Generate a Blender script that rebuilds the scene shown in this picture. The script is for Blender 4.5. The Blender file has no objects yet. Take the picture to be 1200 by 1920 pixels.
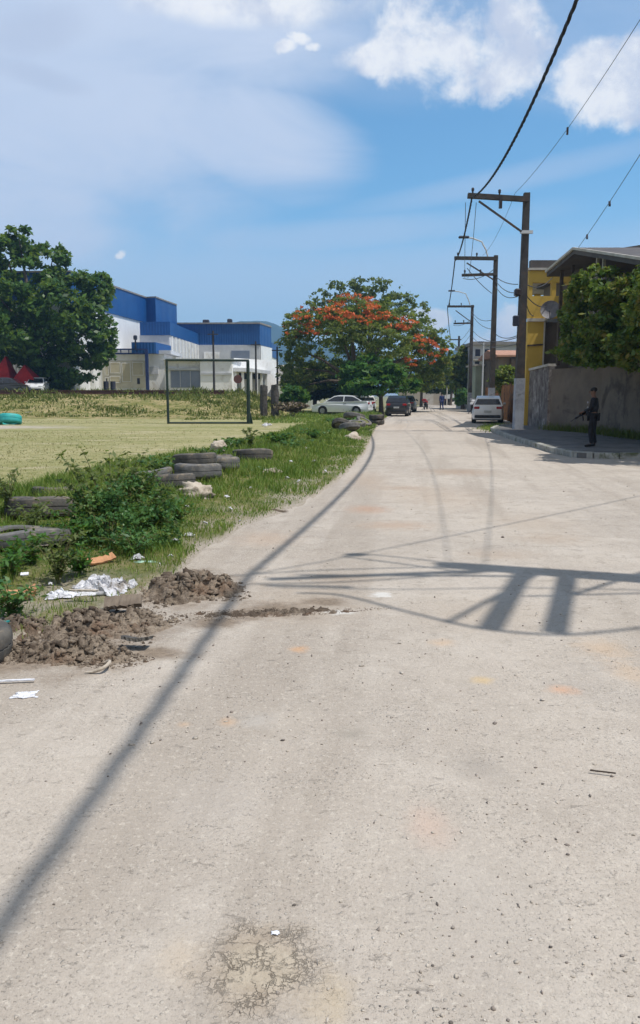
import bpy, bmesh, math, random
import numpy as np
from mathutils import Vector, Matrix, geometry, noise as mnoise
R = math.radians
rnd = random.Random(7)
nrs = np.random.RandomState(11)
sc = bpy.context.scene
COL = sc.collection

# ------------------------------------------------------------------ camera
F, H, PITCH = 1450.0, 1.55, math.atan((960 - 741) / 1450.0)
cp, sp = math.cos(PITCH), math.sin(PITCH)
cam = bpy.data.cameras.new('camera'); cam.sensor_fit = 'VERTICAL'; cam.sensor_height = 24
cam.lens = 24 * F / 1920; cam.clip_start = .05; cam.clip_end = 20000
co = bpy.data.objects.new('camera', cam); COL.objects.link(co)
co.location = (0, 0, H); co.rotation_euler = (R(90) - PITCH, 0, 0)
sc.camera = co

def ray(px, py):
    a, b = (px - 600) / F, (960 - py) / F
    return (a, b * sp + cp, b * cp - sp)
def g(px, py, z=0.0):                       # where the sight line through a photo pixel meets level z
    r = ray(px, py); t = (z - H) / r[2]
    return (r[0] * t, r[1] * t)
def P(px, py, Y):                           # where it meets the distance Y
    r = ray(px, py); t = Y / r[1]
    return (r[0] * t, Y, H + r[2] * t)

# ------------------------------------------------------------------ light
SAZ, SEL = math.atan2(.945, -.325), R(65.4)
sdir = Vector((math.sin(SAZ) * math.cos(SEL), math.cos(SAZ) * math.cos(SEL), math.sin(SEL)))
sun = bpy.data.lights.new('sun', 'SUN'); sun.energy = 4.6; sun.angle = R(.53); sun.color = (1, .965, .915)
so = bpy.data.objects.new('sun', sun); COL.objects.link(so)
so.rotation_euler = sdir.to_track_quat('Z', 'Y').to_euler()

# ------------------------------------------------------------------ node helper
class NT:
    def __init__(s, tree): s.t = tree; s.n = tree.nodes; s.l = tree.links
    def new(s, typ, **kw):
        n = s.n.new(typ)
        for k, v in kw.items():
            if k.startswith('i_'):
                key = k[2:]; key = int(key) if key.isdigit() else key
                s.set(n.inputs[key], v)
            else: setattr(n, k, v)
        return n
    def set(s, inp, v):
        if isinstance(v, bpy.types.NodeSocket): s.l.new(v, inp)
        else: inp.default_value = v
    def m(s, op, a, b=0.0, c=None, clamp=False):
        n = s.new('ShaderNodeMath', operation=op, use_clamp=clamp); s.set(n.inputs[0], a); s.set(n.inputs[1], b)
        if c is not None: s.set(n.inputs[2], c)
        return n.outputs[0]
    def v(s, op, a, b=None, scale=None):
        n = s.new('ShaderNodeVectorMath', operation=op); s.set(n.inputs[0], a)
        if b is not None: s.set(n.inputs[1], b)
        if scale is not None: s.set(n.inputs['Scale'], scale)
        return n.outputs['Value'] if op in ('LENGTH', 'DOT_PRODUCT', 'DISTANCE') else n.outputs[0]
    def noise(s, vec, scale, detail=5, rough=.6, dist=0.0, col=False):
        n = s.new('ShaderNodeTexNoise'); s.set(n.inputs['Vector'], vec); n.inputs['Scale'].default_value = scale
        n.inputs['Detail'].default_value = detail; n.inputs['Roughness'].default_value = rough
        n.inputs['Distortion'].default_value = dist
        return n.outputs['Color' if col else 'Fac']
    def voro(s, vec, scale, feature='F1', out='Distance', rand=1.0):
        n = s.new('ShaderNodeTexVoronoi', feature=feature); s.set(n.inputs['Vector'], vec)
        n.inputs['Scale'].default_value = scale; n.inputs['Randomness'].default_value = rand
        return n.outputs[out]
    def ramp(s, f, lo, hi, a=0.0, b=1.0, smooth=True):
        n = s.new('ShaderNodeMapRange', interpolation_type='SMOOTHSTEP' if smooth else 'LINEAR'); s.set(n.inputs[0], f)
        for i, q in zip((1, 2, 3, 4), (lo, hi, a, b)): n.inputs[i].default_value = q
        return n.outputs[0]
    def mix(s, f, a, b, mode='MIX'):
        n = s.new('ShaderNodeMix', data_type='RGBA', blend_type=mode); n.clamp_factor = True
        s.set(n.inputs[0], f)
        for i, q in ((6, a), (7, b)):
            if isinstance(q, (tuple, list)) and len(q) == 3: q = (*q, 1)
            s.set(n.inputs[i], q)
        return n.outputs[2]
    def coord(s, w='Object'): return s.new('ShaderNodeTexCoord').outputs[w]
    def bump(s, h, strength=.5, dist=.02):
        n = s.new('ShaderNodeBump'); n.inputs['Strength'].default_value = strength; n.inputs['Distance'].default_value = dist
        s.set(n.inputs['Height'], h); return n.outputs[0]

def newmat(name):
    m = bpy.data.materials.new(name); m.use_nodes = True
    t = NT(m.node_tree); b = [n for n in t.n if n.type == 'BSDF_PRINCIPLED'][0]
    return m, t, b
def pmat(name, c1, c2=None, scale=4.0, rough=.8, metal=0.0, bump=0.0, bscale=30.0, c3=None, s3=1.0, spec=.3, coat=0.0):
    m, t, b = newmat(name); vec = t.coord()
    if c2 is None: c2 = tuple(q * .78 for q in c1)
    f = t.ramp(t.noise(vec, scale, 6, .65), .33, .67)
    col = t.mix(f, c1, c2)
    if c3: col = t.mix(t.ramp(t.noise(vec, s3, 5, .7, .5), .52, .66), col, c3)
    t.set(b.inputs['Base Color'], col)
    b.inputs['Roughness'].default_value = rough; b.inputs['Metallic'].default_value = metal
    b.inputs['Specular IOR Level'].default_value = spec; b.inputs['Coat Weight'].default_value = coat
    if bump: t.set(b.inputs['Normal'], t.bump(t.noise(vec, bscale, 5, .7), bump, .02))
    return m
def leafmat(name, cols, transl=.35, rough=.55, wide=1.2):
    m, t, b = newmat(name)
    geo = t.new('ShaderNodeNewGeometry'); cr = t.new('ShaderNodeValToRGB')
    e = cr.color_ramp.elements
    while len(e) < len(cols): e.new(.5)
    for i, c in enumerate(cols): e[i].position = i / (len(cols) - 1); e[i].color = (*c, 1)
    vec = t.coord()
    fac = t.m('ADD', t.m('MULTIPLY', geo.outputs['Random Per Island'], .6), t.ramp(t.noise(vec, wide, 3), .3, .7, 0, .4))
    t.set(cr.inputs[0], fac)
    t.set(b.inputs['Base Color'], cr.outputs[0]); b.inputs['Roughness'].default_value = rough
    b.inputs['Specular IOR Level'].default_value = .3
    tr = t.new('ShaderNodeBsdfTranslucent'); t.set(tr.inputs[0], t.mix(.5, cr.outputs[0], (.25, .32, .04), 'MIX'))
    mx = t.new('ShaderNodeMixShader'); mx.inputs[0].default_value = transl
    t.l.new(b.outputs[0], mx.inputs[1]); t.l.new(tr.outputs[0], mx.inputs[2])
    out = [n for n in t.n if n.type == 'OUTPUT_MATERIAL'][0]; t.l.new(mx.outputs[0], out.inputs[0])
    return m

# ------------------------------------------------------------------ object helpers
def tag(o, label=None, cat=None, group=None, kind=None):
    if label: o['label'] = label
    if cat: o['category'] = cat
    if group: o['group'] = group
    if kind: o['kind'] = kind
    return o
def empty(name, loc=(0, 0, 0), rz=0.0, label=None, cat=None, group=None):
    o = bpy.data.objects.new(name, None); COL.objects.link(o); o.location = loc; o.rotation_euler = (0, 0, rz)
    o.empty_display_size = .2
    return tag(o, label, cat, group)
def kids(o): return [c for c in bpy.data.objects if c.parent == o]
def copy_tree(o, parent=None):
    c = o.copy(); COL.objects.link(c); c.parent = parent
    for ch in kids(o): copy_tree(ch, c)
    return c
def mesh_obj(name, verts, faces, mat, parent=None, smooth=None):
    me = bpy.data.meshes.new(name); me.from_pydata(verts, [], faces); me.update()
    o = bpy.data.objects.new(name, me); COL.objects.link(o)
    if mat: me.materials.append(mat)
    if parent: o.parent = parent
    if smooth is not None:
        me.polygons.foreach_set('use_smooth', [True] * len(me.polygons))
        if smooth < 180: me.set_sharp_from_angle(angle=R(smooth))
    return o
def tri_obj(name, V, Fa, mat, parent=None):     # numpy verts (n,3), faces (m,k)
    me = bpy.data.meshes.new(name); k = Fa.shape[1]
    me.vertices.add(len(V)); me.vertices.foreach_set('co', V.astype(np.float32).ravel())
    me.loops.add(Fa.size); me.loops.foreach_set('vertex_index', Fa.astype(np.int32).ravel())
    me.polygons.add(len(Fa)); me.polygons.foreach_set('loop_start', np.arange(len(Fa), dtype=np.int32) * k)
    me.update(calc_edges=True); me.validate()
    me.materials.append(mat)
    o = bpy.data.objects.new(name, me); COL.objects.link(o)
    if parent: o.parent = parent
    return o

class MB:
    def __init__(s): s.v = []; s.f = []
    def add(s, vs, fs):
        b = len(s.v); s.v += [tuple(q) for q in vs]; s.f += [tuple(i + b for i in f) for f in fs]; return s
    def box(s, c, d, rz=0.0, bev=0.0, M=None):
        x, y, z = d[0] / 2, d[1] / 2, d[2] / 2
        bm = bmesh.new(); bmesh.ops.create_cube(bm, size=1)
        for v in bm.verts: v.co = Vector((v.co.x * 2 * x, v.co.y * 2 * y, v.co.z * 2 * z))
        if bev: bmesh.ops.bevel(bm, geom=bm.edges[:], offset=min(bev, .45 * min(d)), segments=1, affect='EDGES')
        MM = Matrix.Translation(c) @ Matrix.Rotation(rz, 4, 'Z')
        if M is not None: MM = MM @ M
        bm.verts.index_update()
        s.add([MM @ v.co for v in bm.verts], [[v.index for v in f.verts] for f in bm.faces]); bm.free(); return s
    def span(s, x0, x1, y0, y1, z0, z1, bev=0.0):
        return s.box(((x0 + x1) / 2, (y0 + y1) / 2, (z0 + z1) / 2), (abs(x1 - x0), abs(y1 - y0), abs(z1 - z0)), 0, bev)
    def bar(s, a, b, w, h=None, up=(0, 0, 1), bev=0.0):      # square bar from a to b
        a, b = Vector(a), Vector(b); d = b - a; h = h or w
        z = d.normalized(); u = Vector(up)
        if abs(z.dot(u)) > .95: u = Vector((1, 0, 0))
        x = u.cross(z).normalized(); y = z.cross(x)
        M = Matrix((x, y, z)).transposed().to_4x4()
        return s.box((a + b) / 2, (w, h, d.length), 0, bev, M)
    def tube(s, pts, rad, n=8, cap=True):
        pts = [Vector(p) for p in pts]; m = len(pts)
        rad = rad if isinstance(rad, (list, tuple)) else [rad] * m
        vs, fs = [], []; prev = None
        for i, p in enumerate(pts):
            d = (pts[min(i + 1, m - 1)] - pts[max(i - 1, 0)]).normalized()
            if prev is None:
                u = Vector((0, 0, 1)) if abs(d.z) < .9 else Vector((1, 0, 0)); x = u.cross(d).normalized()
            else: x = (prev - d * prev.dot(d)).normalized()
            prev = x; y = d.cross(x)
            for k in range(n):
                a = 2 * math.pi * k / n; vs.append(p + (x * math.cos(a) + y * math.sin(a)) * rad[i])
        for i in range(m - 1):
            for k in range(n):
                k2 = (k + 1) % n; fs.append((i * n + k, i * n + k2, (i + 1) * n + k2, (i + 1) * n + k))
        if cap: fs.append(tuple(range(n - 1, -1, -1))); fs.append(tuple((m - 1) * n + k for k in range(n)))
        return s.add(vs, fs)
    def lathe(s, prof, n=24, M=None, closed=False):           # prof: (r, z)
        vs, fs = [], []; m = len(prof)
        for r, z in prof:
            for k in range(n):
                a = 2 * math.pi * k / n; vs.append(Vector((r * math.cos(a), r * math.sin(a), z)))
        for i in range(m if closed else m - 1):
            j = (i + 1) % m
            for k in range(n):
                k2 = (k + 1) % n; fs.append((i * n + k, i * n + k2, j * n + k2, j * n + k))
        if not closed:
            if prof[0][0] > 1e-4: fs.append(tuple(range(n - 1, -1, -1)))
            if prof[-1][0] > 1e-4: fs.append(tuple((m - 1) * n + k for k in range(n)))
        if M is not None: vs = [M @ v for v in vs]
        return s.add(vs, fs)
    def prism(s, poly, a, b, axis='y'):                       # polygon (u, w) extruded from a to b
        def pt(u, w, t): return (u, t, w) if axis == 'y' else ((t, u, w) if axis == 'x' else (u, w, t))
        n = len(poly); vs = [pt(u, w, a) for u, w in poly] + [pt(u, w, b) for u, w in poly]
        fs = [tuple(range(n)), tuple(range(2 * n - 1, n - 1, -1))]
        fs += [(i, i + n, (i + 1) % n + n, (i + 1) % n) for i in range(n)]
        return s.add(vs, fs)
    def build(s, name, mat, parent=None, smooth=None):
        o = mesh_obj(name, s.v, s.f, mat, parent, smooth)
        bm = bmesh.new(); bm.from_mesh(o.data); bmesh.ops.recalc_face_normals(bm, faces=bm.faces[:]); bm.to_mesh(o.data); bm.free()
        return o

def grid_obj(name, nx, ny, fn, mat, parent=None, smooth=True):
    V = [fn(i / nx, j / ny) for j in range(ny + 1) for i in range(nx + 1)]
    Fc = [(j * (nx + 1) + i, j * (nx + 1) + i + 1, (j + 1) * (nx + 1) + i + 1, (j + 1) * (nx + 1) + i) for j in range(ny) for i in range(nx)]
    return mesh_obj(name, V, Fc, mat, parent, 180 if smooth else None)
def n3(x, y, z=0.0, s=1.0): return mnoise.noise(Vector((x * s, y * s, z)))
def fbm(x, y, z=0.0, s=1.0, o=4): return mnoise.fractal(Vector((x * s, y * s, z)), 1.0, 2.0, o)
def sstep(a, b, x):
    t = max(0.0, min(1.0, (x - a) / (b - a))); return t * t * (3 - 2 * t)
def resample(pts, n):
    pts = [Vector((p[0], p[1], 0)) for p in pts]; L = [0]
    for i in range(1, len(pts)): L.append(L[-1] + (pts[i] - pts[i - 1]).length)
    out = []
    for k in range(n + 1):
        t = L[-1] * k / n; i = 1
        while i < len(L) - 1 and L[i] < t: i += 1
        u = (t - L[i - 1]) / max(1e-6, L[i] - L[i - 1]); out.append(pts[i - 1].lerp(pts[i], u))
    return out

# ------------------------------------------------------------------ world: sky and clouds
w = bpy.data.worlds.new('World'); sc.world = w; w.use_nodes = True
t = NT(w.node_tree); bg = [n for n in t.n if n.type == 'BACKGROUND'][0]
sky = t.new('ShaderNodeTexSky', sky_type='NISHITA', sun_disc=False)
sky.sun_elevation = SEL; sky.sun_rotation = SAZ; sky.air_density = 1.0; sky.dust_density = .6; sky.ozone_density = 2.0
dirv = t.coord('Generated'); sep = t.new('ShaderNodeSeparateXYZ'); t.l.new(dirv, sep.inputs[0])
az = t.m('ARCTAN2', sep.outputs[0], sep.outputs[1]); el = t.m('ARCSINE', sep.outputs[2])
wob = t.noise(dirv, 5.0, 6, .6, .3); wob2 = t.noise(dirv, 11.0, 8, .62, .2)
cmb = t.new('ShaderNodeCombineXYZ'); t.l.new(az, cmb.inputs[0]); t.l.new(t.m('MULTIPLY', el, 3.0), cmb.inputs[1])
wob3 = t.noise(dirv, 30.0, 8, .66, .2)
streak = t.noise(cmb.outputs[0], 3.2, 7, .6, .6)
def aze(px, py):
    r = Vector(ray(px, py)).normalized(); return math.atan2(r.x, r.y), math.asin(r.z)
def blob(px, py, rx, ry, rot=0.0, soft=1.0, k=1.2, nz=None):
    a, e = aze(px, py); da = t.m('SUBTRACT', az, a); de = t.m('SUBTRACT', el, e)
    c, s_ = math.cos(rot), math.sin(rot); ux, uy = F / rx, F / ry
    u = t.m('MULTIPLY_ADD', da, c * ux, t.m('MULTIPLY', de, s_ * ux))
    v_ = t.m('MULTIPLY_ADD', da, -s_ * uy, t.m('MULTIPLY', de, c * uy))
    r2 = t.m('ADD', t.m('MULTIPLY', u, u), t.m('MULTIPLY', v_, v_))
    val = t.m('MULTIPLY_ADD', t.m('SUBTRACT', nz if nz else wob2, .5), k * 2, t.m('SUBTRACT', 1.0, r2))
    return t.ramp(val, .5 - .5 * soft, .5 + .5 * soft)
def union(ms):
    o = ms[0]
    for q in ms[1:]: o = t.m('MAXIMUM', o, q)
    return o
STR = .1
base = t.mix(1.0, sky.outputs[0], (.98, 1.52, 1.66), 'MULTIPLY')
def cl10(c): return tuple(q / STR for q in c)
col = base
# pale haze band towards the horizon, then the wide veil, then the cumulus
hz = t.ramp(el, R(-2), R(15), .92, 0.0)
col = t.mix(hz, col, cl10((.60, .74, .94)))
veil = union([blob(60, 120, 560, 300, -.10, .9, .45, streak), blob(430, 245, 290, 115, -.22, .9, .5, streak), blob(0, 400, 300, 150, .1, 1.0, .5, streak), blob(330, 60, 420, 120, 0, 1.1, .5, streak)])
thin = union([blob(900, 500, 700, 60, .05, 1.4, 1.0, streak), blob(330, 520, 520, 90, 0, 1.4, .9, streak), blob(650, 440, 420, 34, .08, 1.3, 1.1, streak), blob(960, 335, 330, 26, .15, 1.5, .8, streak), blob(880, 60, 620, 110, 0, 1.6, 1.0, streak), blob(760, 20, 420, 90, 0, 1.4, .9, streak), blob(1120, 60, 260, 120, 0, 1.4, .9, streak)])
col = t.mix(t.m('MULTIPLY', thin, .42), col, cl10((.62, .72, .90)))
col = t.mix(t.m('MULTIPLY', veil, t.ramp(streak, .2, .75, .80, .95)), col, cl10((.67, .76, .93)))
dk = union([blob(70, 60, 110, 40, .3, 1.2, .9, wob), blob(60, 140, 120, 22, -.15, 1.2, .9, wob)])
col = t.mix(t.m('MULTIPLY', dk, .30), col, cl10((.42, .49, .66)))
# unseen white cloud added behind the viewer and overhead to neutralise blue shadow fill
behind = t.m('MAXIMUM', t.ramp(sep.outputs[1], .25, -.15), t.ramp(el, R(42), R(62)))
col = t.mix(t.m('MULTIPLY', behind, t.ramp(wob, .3, .62, .45, .95)), col, cl10((.52, .52, .54)))
cum = union([blob(850, 85, 190, 105, -.1, .6, 1.35), blob(700, 105, 75, 38, 0, .6, 1.35), blob(920, 40, 110, 55, 0, .6, 1.35), blob(860, 160, 60, 34, 0, .6, 1.35),
             blob(1140, 165, 110, 78, -.2, .6, 1.35), blob(1190, 120, 60, 50, 0, .6, 1.35), blob(536, 86, 24, 11, .2, 1.0, 2.0, wob3), blob(563, 72, 24, 11, -.2, 1.0, 2.0, wob3), blob(588, 88, 18, 8, 0, 1.0, 2.0, wob3), blob(960, 600, 30, 30, .2, .8, 1.6, wob3), blob(940, 640, 60, 30, 0, .9, 1.6, wob3),
             blob(480, 5, 260, 42, 0, 1.2, 1.0), blob(227, 478, 14, 8, .6, 1.0, 2.0, wob3),
             blob(955, 615, 36, 48, 0, .6, 1.35), blob(800, 598, 56, 24, 0, .6, 1.35), blob(1010, 660, 90, 40, 0, .8, 1.4), blob(900, 690, 120, 22, 0, 1.2, .8)])
shade = t.mix(t.ramp(t.noise(dirv, 13, 8, .6), .36, .56), cl10((.66, .72, .86)), cl10((1.0, 1.01, 1.03)))
col = t.mix(t.m('MULTIPLY', cum, .93), col, shade)
t.set(bg.inputs['Color'], col); bg.inputs['Strength'].default_value = STR

# ------------------------------------------------------------------ ground materials
def gmask(t, vec, x, y, rx, ry, rot=0.0, nz=None, k=.8, soft=.5):
    d = t.v('SUBTRACT', vec, (x, y, 0)); n = t.new('ShaderNodeVectorRotate', rotation_type='Z_AXIS'); t.set(n.inputs['Vector'], d); n.inputs['Angle'].default_value = -rot
    s_ = t.v('MULTIPLY', n.outputs[0], (1 / rx, 1 / ry, 0)); r = t.v('LENGTH', s_)
    val = t.m('SUBTRACT', 1.0, r)
    if nz is not None: val = t.m('MULTIPLY_ADD', t.m('SUBTRACT', nz, .5), 2 * k, val)
    return t.ramp(val, .5 - soft, .5 + soft)
def pmask(t, vec, px, py, rpx, ry, rot=0.0, **kw):
    x, y = g(px, py); return gmask(t, vec, x, y, rpx * y / F, ry, rot, **kw)

m, t, b = newmat('dusty_road'); M_road = m; vec = t.coord()
nb = t.noise(vec, .35, 6, .62, .4); nm = t.noise(vec, 1.9, 6, .65, .3); nf = t.noise(vec, 22, 6, .75); ng = t.noise(vec, 90, 3, .8)
col = t.mix(t.ramp(nb, .35, .66), (.475, .415, .35), (.395, .343, .29))
col = t.mix(t.ramp(nm, .45, .68, 0, .6), col, (.52, .462, .396))
col = t.mix(t.ramp(t.noise(vec, .8, 5, .7, .8), .56, .68, 0, .5), col, (.375, .33, .285))
# wheel-worn lanes running with the street
wv = t.new('ShaderNodeVectorRotate', rotation_type='Z_AXIS'); t.set(wv.inputs['Vector'], vec); wv.inputs['Angle'].default_value = .13
lane = t.noise(t.v('MULTIPLY', wv.outputs[0], (1.1, .06, 1)), 1.0, 4, .6)
col = t.mix(t.ramp(lane, .48, .62, 0, .62), col, (.335, .285, .235))
col = t.mix(t.ramp(lane, .3, .42, .3, 0), col, (.52, .462, .396))
col = t.mix(t.ramp(nf, .34, .5, .34, 0), col, (.30, .26, .215))
col = t.mix(t.ramp(ng, .36, .5, .34, 0), col, (.22, .19, .16))
sp1 = t.noise(vec, 34, 4, .85); col = t.mix(t.ramp(sp1, .55, .62, 0, .6), col, (.56, .50, .42)); sy_ = t.new('ShaderNodeSeparateXYZ'); t.l.new(vec, sy_.inputs[0]); farm = t.m('MULTIPLY', t.ramp(sy_.outputs[1], 2.2, 6.5, .35, 1), 1.0); grit = t.m('MULTIPLY', t.ramp(t.noise(vec, 60, 3, .9), .60, .66), t.ramp(t.noise(vec, 1.6, 5, .7), .42, .6, .15, 1)); col = t.mix(t.m('MULTIPLY', t.m('MULTIPLY', grit, farm), .8), col, (.17, .145, .12)); clump_ = t.ramp(t.noise(t.v('MULTIPLY', vec, (1, 1.6, 1)), 9, 6, .8, .5), .60, .70); col = t.mix(t.m('MULTIPLY', t.m('MULTIPLY', clump_, farm), t.ramp(nb, .4, .6, .15, .7)), col, (.26, .215, .175)); sp2 = t.noise(vec, 5.5, 7, .78, .3); col = t.mix(t.m('MULTIPLY', farm, t.ramp(sp2, .52, .64, 0, .55)), col, (.29, .25, .205)); col = t.mix(t.ramp(sp2, .30, .42, .35, 0), col, (.54, .48, .40))
v1 = t.voro(vec, 38); v1c = t.voro(vec, 38, out='Color')
peb = t.m('MULTIPLY', t.ramp(v1, .16, .26, 1, 0), t.ramp(t.noise(vec, 3.2, 4, .7), .46, .62))
col = t.mix(t.m('MULTIPLY', peb, .5), col, t.mix(t.m('MULTIPLY', v1c, 1.0), (.2, .18, .15), (.62, .56, .48)))
nz = t.noise(vec, 9, 5, .75); nz2 = t.noise(vec, 3.0, 5, .7)
for (px, py, rp, ry, c, f) in [(560, 1217, 28, .10, (.56, .33, .18), .75), (1055, 1294, 42, .10, (.58, .33, .20), .65), (905, 1275, 36, .09, (.56, .40, .20), .65), (428, 1354, 30, .08, (.55, .36, .22), .6),
        (345, 1358, 22, .05, (.54, .37, .24), .55), (1130, 1215, 80, .3, (.52, .37, .24), .5), (830, 1205, 40, .12, (.54, .38, .25), .55), (805, 1550, 70, .22, (.53, .39, .31), .6), (1180, 1260, 60, .3, (.50, .36, .24), .5),
        (690, 955, 60, .6, (.42, .28, .20), .75), (860, 885, 100, 1.1, (.34, .25, .18), .7), (760, 915, 70, .5, (.36, .27, .20), .6), (740, 985, 110, .5, (.40, .29, .21), .65), (1030, 1010, 110, .5, (.37, .29, .22), .55), (930, 1040, 120, .4, (.38, .295, .225), .5), (640, 1085, 110, .3, (.33, .255, .19), .55), (620, 1870, 80, .14, (.47, .38, .26), .6), (340, 1800, 70, .15, (.50, .41, .31), .5),
        (500, 1010, 90, .7, (.46, .34, .25), .5), (480, 1350, 60, .14, (.43, .40, .36), .45), (900, 1440, 90, .2, (.30, .265, .23), .5), (660, 1375, 50, .1, (.27, .24, .20), .6), (400, 1500, 160, .4, (.40, .355, .31), .4),
        (700, 800, 300, 9, (.47, .385, .305), .5), (820, 930, 150, 2.2, (.41, .32, .24), .45), (690, 900, 60, 2.5, (.42, .32, .24), .45), (1000, 980, 130, 1.2, (.43, .345, .265), .4), (560, 1130, 200, .9, (.40, .325, .25), .5), (900, 1150, 220, .7, (.40, .33, .26), .45), (900, 1700, 260, .6, (.43, .385, .335), .4)]:
    col = t.mix(t.m('MULTIPLY', pmask(t, vec, px, py, rp, ry, nz=nz, k=.7), f), col, c)
# dark damp soil dragged out of the heaps over the road, white lime crumbs beside it
soil = union_ = None
for (px, py, rp, ry, ro) in [(520, 1140, 170, .34, .13), (470, 1150, 120, .3, .13), (600, 1130, 90, .2, .1), (400, 1165, 110, .3, .1), (360, 1090, 110, .7, .2), (200, 1190, 220, .75, -.25), (80, 1235, 150, .4, -.3), (330, 1105, 190, .8, .2), (120, 1210, 260, .8, -.25), (300, 1225, 120, .2, -.2)]:
    q = pmask(t, vec, px, py, rp, ry, ro, nz=nz2, k=1.0, soft=.45); soil = q if soil is None else t.m('MAXIMUM', soil, q)
col = t.mix(t.m('MULTIPLY', soil, .85), col, t.mix(t.ramp(nf, .4, .6), (.16, .12, .085), (.235, .18, .13)))
lime = t.m('MAXIMUM', pmask(t, vec, 640, 1148, 46, .12, nz=nz, k=1.1, soft=.3), pmask(t, vec, 715, 1115, 36, .12, nz=nz, k=1.2, soft=.3))
col = t.mix(t.m('MULTIPLY', lime, .8), col, (.60, .58, .54))
# cracked mud cake in a filled hole
cx, cy = g(492, 1815)
hole = gmask(t, vec, cx, cy, .27, .30, 0, nz=t.noise(vec, 6, 5, .7), k=.5, soft=.35)
hole2 = gmask(t, vec, cx, cy, .20, .17, 0, nz=t.noise(vec, 7, 4, .7), k=.35, soft=.2)
wvec = t.v('ADD', vec, t.v('SCALE', t.v('SUBTRACT', t.noise(vec, 14, 5, .7, 0, True), (.5, .5, .5)), scale=.085))
cr1 = t.voro(wvec, 13, 'DISTANCE_TO_EDGE'); cr2 = t.voro(wvec, 44, 'DISTANCE_TO_EDGE')
crack = t.m('MAXIMUM', t.m('MULTIPLY', t.ramp(cr1, .0, .035, 1, 0), t.ramp(t.noise(vec, 8, 3), .42, .56)), t.m('MULTIPLY', t.ramp(cr2, .0, .09, 1, 0), t.ramp(t.noise(vec, 11, 4, .7), .46, .62)))
col = t.mix(t.m('MULTIPLY', hole, .8), col, t.mix(t.ramp(nf, .35, .6), (.30, .235, .17), (.42, .345, .26)))
col = t.mix(t.m('MULTIPLY', hole2, .5), col, (.46, .395, .30))
ck = t.m('MULTIPLY', crack, t.m('MULTIPLY', hole, 1.0))
col = t.mix(t.m('MULTIPLY', ck, .55), col, (.15, .11, .08))
t.set(b.inputs['Base Color'], col); b.inputs['Roughness'].default_value = .93; b.inputs['Specular IOR Level'].default_value = .15
hgt = t.m('MULTIPLY_ADD', nf, .5, t.m('MULTIPLY_ADD', ng, .35, t.m('MULTIPLY_ADD', peb, .5, t.m('MULTIPLY', nm, 1.2))))
hgt = t.m('SUBTRACT', hgt, t.m('MULTIPLY', ck, 2.2))
t.set(b.inputs['Normal'], t.bump(t.m('MULTIPLY_ADD', clump_, -.5, t.m('MULTIPLY_ADD', grit, .8, hgt)), .7, .014))

m, t, b = newmat('field_turf'); M_field = m; vec = t.coord()
str_ = t.v('MULTIPLY', vec, (.35, 1, 1))
n1 = t.noise(str_, .35, 6, .65, .5); n2 = t.noise(vec, 2.6, 6, .75); n3_ = t.noise(vec, 17, 5, .8)
col = t.mix(t.ramp(n1, .36, .64), (.375, .335, .18), (.275, .265, .115))
col = t.mix(t.ramp(n2, .46, .62, 0, .8), col, (.19, .20, .07))
col = t.mix(t.ramp(n3_, .36, .5, .4, 0), col, (.17, .15, .07))
col = t.mix(t.ramp(t.noise(str_, .9, 5, .7, .6), .54, .66, 0, .75), col, (.45, .385, .26))
gx, gy = g(60, 797)
bare = t.m('MAXIMUM', gmask(t, vec, -19.5, 38.5, 13, 4.6, .0, nz=t.noise(vec, .8, 5, .7), k=.4, soft=.25), gmask(t, vec, g(0, 775)[0] - 1, 46.5, 9, 2.4, 0, nz=t.noise(vec, .6, 5, .7), k=.5, soft=.3))
col = t.mix(bare, col, t.mix(n2, (.46, .40, .33), (.40, .355, .30)))
gx, gy = g(640, 785)
col = t.mix(gmask(t, vec, gx - 2, gy + 6, 11, 15, 0, nz=t.noise(vec, .5, 5, .7), k=.6, soft=.4), col, t.mix(n2, (.17, .20, .055), (.27, .27, .09)))
t.set(b.inputs['Base Color'], col); b.inputs['Roughness'].default_value = .95; b.inputs['Specular IOR Level'].default_value = .1
t.set(b.inputs['Normal'], t.bump(t.m('MULTIPLY_ADD', n3_, .6, n2), .8, .06))

m, t, b = newmat('verge_soil'); M_verge = m; vec = t.coord()
n1 = t.noise(vec, 1.3, 6, .7, .4); n2 = t.noise(vec, 8, 6, .75); n4 = t.noise(vec, 40, 4, .8)
col = t.mix(t.ramp(n1, .38, .62), (.105, .135, .035), (.22, .20, .075))
col = t.mix(t.ramp(n2, .5, .68, 0, .7), col, (.33, .28, .17))
col = t.mix(t.ramp(n4, .36, .5, .5, 0), col, (.06, .075, .02))
sz = t.new('ShaderNodeSeparateXYZ'); t.l.new(vec, sz.inputs[0])
rim = t.ramp(t.m('MULTIPLY_ADD', t.m('SUBTRACT', n2, .5), .05, sz.outputs[2]), .012, .05, 1, 0)
col = t.mix(rim, col, t.mix(t.ramp(n4, .35, .6), (.30, .255, .20), (.45, .39, .32)))
t.set(b.inputs['Base Color'], col); b.inputs['Roughness'].default_value = .95; b.inputs['Specular IOR Level'].default_value = .1
t.set(b.inputs['Normal'], t.bump(t.m('ADD', n2, n4), .9, .03))

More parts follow.
